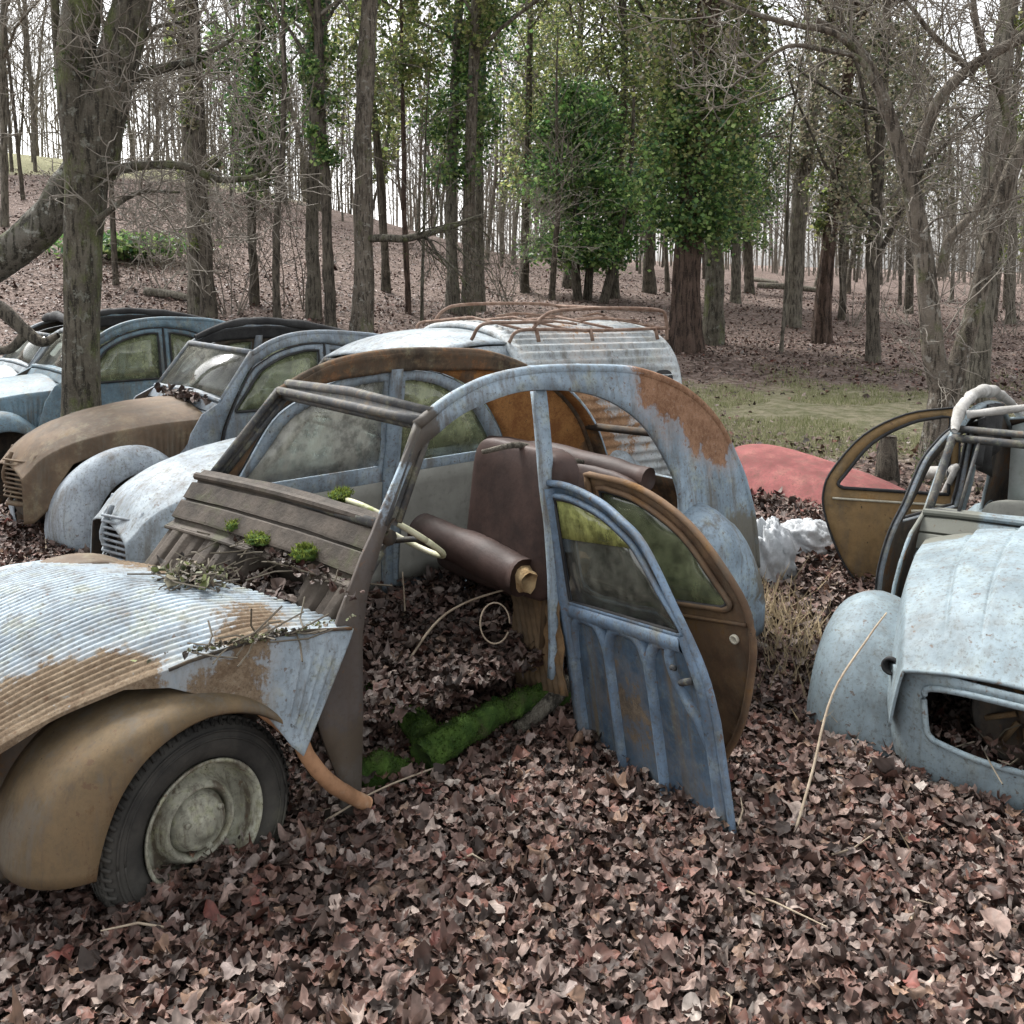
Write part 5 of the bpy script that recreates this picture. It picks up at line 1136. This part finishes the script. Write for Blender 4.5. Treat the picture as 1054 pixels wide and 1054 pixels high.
# ---- the dark evergreen in the middle
x, y, z = onground(600, 308); rng = np.random.default_rng(77)
e = empty('evergreen_tree', 'dense dark evergreen in the middle of the wood, leafy down to head height', 'tree', (x, y, z)); T, F_ = MB(), MB()
for dx, dy in ((-.25, 0), (.25, .2), (1.0, -.3)):
    P = spl([(dx*.6, dy, -.2), (dx, dy, 1.5), (dx*1.3+.1, dy*1.2, 4), (dx*1.5, dy, 6.5)], 4); V, Fq = tube(P, np.linspace(.16, .04, len(P)), 9); T.add(V, Fq)
cl = []
for k in range(100):
    f = rng.random(); zz = 1.1+5.3*f; rad = 2.0*(1-.75*max(0, f-.35)/.65)*(.55+.45*min(1, f*5)); a = rng.random()*2*PI; q = rad*math.sqrt(rng.random()); cl.append((q*math.cos(a)*1.0-.2, q*math.sin(a), zz))
cl = np.array(cl); k = rng.integers(0, len(cl), 30000); g = cl[k]+rng.standard_normal((30000, 3))*[.34, .34, .2]
foliage(F_, g, .12, rng, IV*np.array([1.05, 1.15, 1.1])); T.build('trunk', M['barkdark'], e); F_.build('crown', M['green'], e)
# small evergreen shrub on the left slope
x, y, z = onground(128, 268); e = empty('evergreen_shrub', 'low dark green shrub on the leaf covered slope behind the near trunk', 'shrub', (x, y, z)); F_, T = MB(), MB()
g = np.random.default_rng(4).standard_normal((2500, 3))*[.75, .5, .12]+[0, 0, .35]; foliage(F_, g, .13, rng, IV); grow(T, T, np.zeros(3), np.array([.3, 0, 1.]), .6, .02, 1, rng, (0, 4), .3, .2); T.build('stem', M['barkdark'], e); F_.build('foliage', M['green'], e)
# bare thickets
def thicket(label, px, py, h, n, seed, D=None):
    x, y, z = onground(px, py); rng = np.random.default_rng(seed); e = empty('bare_shrub', label, 'shrub', (x, y, z), group='bare shrubs of the wood'); T, C = MB(), MB()
    for k in range(n):
        a = rng.random()*2*PI; el = .9+.5*rng.random(); d = np.array([math.cos(a)*math.cos(el), math.sin(a)*math.cos(el), math.sin(el)])
        grow(T, C, np.array([rng.standard_normal()*.15, rng.standard_normal()*.15, -.05]), d, h*(.6+.6*rng.random()), 0.014, 0, rng, (7, 6, 3), .12, .13, .03, .25)
    C.build('twigs', M['twigs'] if seed % 2 else M['barkpale'], e)
    if T.n: T.build('stem', M['twigs'], e)
thicket('wide bare pale twigged shrub below the ivy column', 235, 322, 3.6, 8, 11)
thicket('bare twiggy shrub between the twin trunks and the pale trunk', 305, 318, 4.2, 7, 12)
thicket('bare shrub with drooping twigs left of the dark evergreen', 520, 312, 3.6, 7, 13)
thicket('bare shrub at the far side of the clearing, right of the flared trunk', 880, 335, 4.6, 8, 15)
thicket('bare shrub at the right edge behind the forked tree', 1035, 345, 4.0, 7, 17)
thicket('bare shrub on the slope above the teal car', 165, 300, 2.8, 6, 19)
# ---- thin trees of the far wood
protos = []
FB = ['bark', 'barkdark', 'bark', 'barkpale', 'barkdark', 'bark']
rng = np.random.default_rng(21); spots = []
GL = [('thin bare grey tree in the distant wood', 'thin grey trees in the far wood'), ('thin dark ivy hung tree in the distant wood', 'thin ivy hung trees in the far wood')]
for i in range(8):
    iv = [(3, 12, .7, 2600, .22, IVY if i % 2 else IV)] if i >= 5 else None
    k = 1 if i >= 5 else 0
    protos.append(tree('far_tree', GL[k][0], (0, 0, 0), 15+i % 3*2, .065+.012*(i % 4), 500+i, M[FB[i % 6]], iv, nb=34, nsub=(5, 4), first=.14, blen=.22, wob=.05, lean=((i*37 % 10-5)*.012, 0), group=GL[k][1]))
used = set()
for k in range(150):
    u = -.60+1.2*rng.random(); y = 36+44*rng.random()
    if u < .0 and y < 42: y += 9
    if u > .22 and rng.random() < .55: continue
    x = u*y; j = int(rng.integers(0, 5)) if (rng.random() < .75 or u < -.25) else int(rng.integers(5, 8))
    o = protos[j] if j not in used else copy_tree(protos[j]); used.add(j)
    s = .75+.5*rng.random(); o.location = (x, y, tz(x, y)); o.scale = (s, s, s*(.85+.3*rng.random())); o.rotation_euler = (rng.standard_normal()*.03, rng.standard_normal()*.03, rng.random()*6.28)
for j, p in enumerate(protos):
    if j not in used:
        p.location = (-30-j*2, 60, tz(-30-j*2, 60))
# far wood that reads as one mass
mb = MB(); rng = np.random.default_rng(31)
for k in range(1000):
    u = -.72+1.44*rng.random(); y = 70+50*rng.random(); x = u*y; z = tz(x, y); h = 7+8*rng.random(); a = rng.standard_normal(2)*.6
    P = np.array([(x, y, z-.3), (x+a[0]*.4, y+a[1]*.4, z+h*.5), (x+a[0], y+a[1], z+h)]); V, F = tube(P, [.055, .042, .012], 4); mb.add(V, F)
    for j in range(16):
        t = .12+.85*rng.random(); p = P[0]+(P[2]-P[0])*t; d = rng.standard_normal(3); d[2] = abs(d[2])+.7; d = vecn(d)*(1.0+2.2*rng.random()); V, F = tube(np.array([p, p+d*.5+rng.standard_normal(3)*.12, p+d]), [.024, .017, .009], 3); mb.add(V, F)
o = mb.build('far_wood', M['twigs']); tag(o, 'distant bare wood along the skyline behind all the trunks', 'woodland'); o['kind'] = 'stuff'
# fallen logs on the slope
for (pa, pb, D, r, lab) in (((150, 303), (205, 312), None, .09, 'long dark fallen log on the leafy slope above the teal car'), ((780, 296), (850, 302), None, .16, 'pale fallen trunk lying across the far side of the clearing'), ((770, 288), (800, 292), None, .12, 'short fallen log at the back of the clearing')):
    a = onground(*pa); b = onground(*pb); 
    if abs(a[1]-b[1]) > 8: b = (b[0], a[1]+3, tz(b[0], a[1]+3))
    stick('fallen_log', lab, 'log', [(a[0], a[1], a[2]+r*.5), ((a[0]+b[0])/2, (a[1]+b[1])/2, tz((a[0]+b[0])/2, (a[1]+b[1])/2)+r*.8), (b[0], b[1], b[2]+r*.5)], [r, r*.9, r*.6], M['bark'])

# twigs strewn on the leaves
mb = MB(); rng = np.random.default_rng(91); x, y = scatter(2.0, 9.0, 5.0, rng)
for a, b in zip(x, y):
    L = .06+.25*rng.random()**2; th = rng.random()*6.28; z = tz(a, b)+.05; d = np.array([math.cos(th), math.sin(th), rng.standard_normal()*.15])*L; p = np.array([a, b, z])
    V, F = tube(np.array([p, p+d*.5+rng.standard_normal(3)*.012, p+d]), [.004, .0035, .002], 5); mb.add(V, F)
o = mb.build('fallen_twigs', M['twig']); tag(o, 'thin dead twigs strewn over the brown leaves', 'twigs'); o['kind'] = 'stuff'

if HAZE:
    mb = MB(); x0, x1, y0, y1, z0, z1 = -172, 172, -62, 172, -4.0, 75.0
    V = np.array([(x, y, z) for x in (x0, x1) for y in (y0, y1) for z in (z0, z1)]); mb.add(V, np.array([(0, 1, 3, 2), (4, 6, 7, 5), (0, 4, 5, 1), (2, 3, 7, 6), (0, 2, 6, 4), (1, 5, 7, 3)]))
    hm = bpy.data.materials.new('pale woodland haze'); hm.use_nodes = True; hn = hm.node_tree; hn.nodes.remove(hn.nodes['Principled BSDF'])
    pv = hn.nodes.new('ShaderNodeVolumePrincipled'); pv.inputs['Color'].default_value = (.93, .95, .97, 1); pv.inputs['Density'].default_value = HAZE; pv.inputs['Anisotropy'].default_value = .2
    hn.links.new(pv.outputs[0], hn.nodes['Material Output'].inputs['Volume'])
    o = mb.build('haze', hm, smooth=False); tag(o, 'thin pale winter haze hanging in the wood', 'haze'); o['kind'] = 'stuff'
# ------------------------------------------------------------------ light
w = bpy.data.worlds.new('World'); S.world = w; w.use_nodes = True; nt = w.node_tree
sky = nt.nodes.new('ShaderNodeTexSky'); sky.sky_type = 'NISHITA'; sky.sun_disc = False
EL, AZ = math.radians(52), math.radians(-35)
sky.sun_elevation = EL; sky.sun_rotation = AZ; sky.air_density = 1.0; sky.dust_density = 3.0; sky.ozone_density = 1.0
hs = nt.nodes.new('ShaderNodeHueSaturation'); hs.inputs['Saturation'].default_value = .12; hs.inputs['Value'].default_value = 1.0
nt.links.new(sky.outputs[0], hs.inputs['Color']); bg = nt.nodes['Background']; nt.links.new(hs.outputs[0], bg.inputs['Color']); bg.inputs['Strength'].default_value = .105
sd = bpy.data.lights.new('sun', 'SUN'); sd.energy = 1.5; sd.angle = math.radians(22); sd.color = (1, .97, .93)
so = bpy.data.objects.new('sun', sd); COL.objects.link(so)
dv = Vector((math.sin(AZ)*math.cos(EL), math.cos(AZ)*math.cos(EL), math.sin(EL))); so.rotation_euler = dv.to_track_quat('Z', 'Y').to_euler()
S.view_settings.view_transform = 'Standard'; S.view_settings.look = 'None'; S.view_settings.gamma = 1; S.view_settings.use_curve_mapping = False
S.view_settings.exposure = 1.95
S.render.engine = 'CYCLES'; S.cycles.max_bounces = 8; S.cycles.transparent_max_bounces = 16
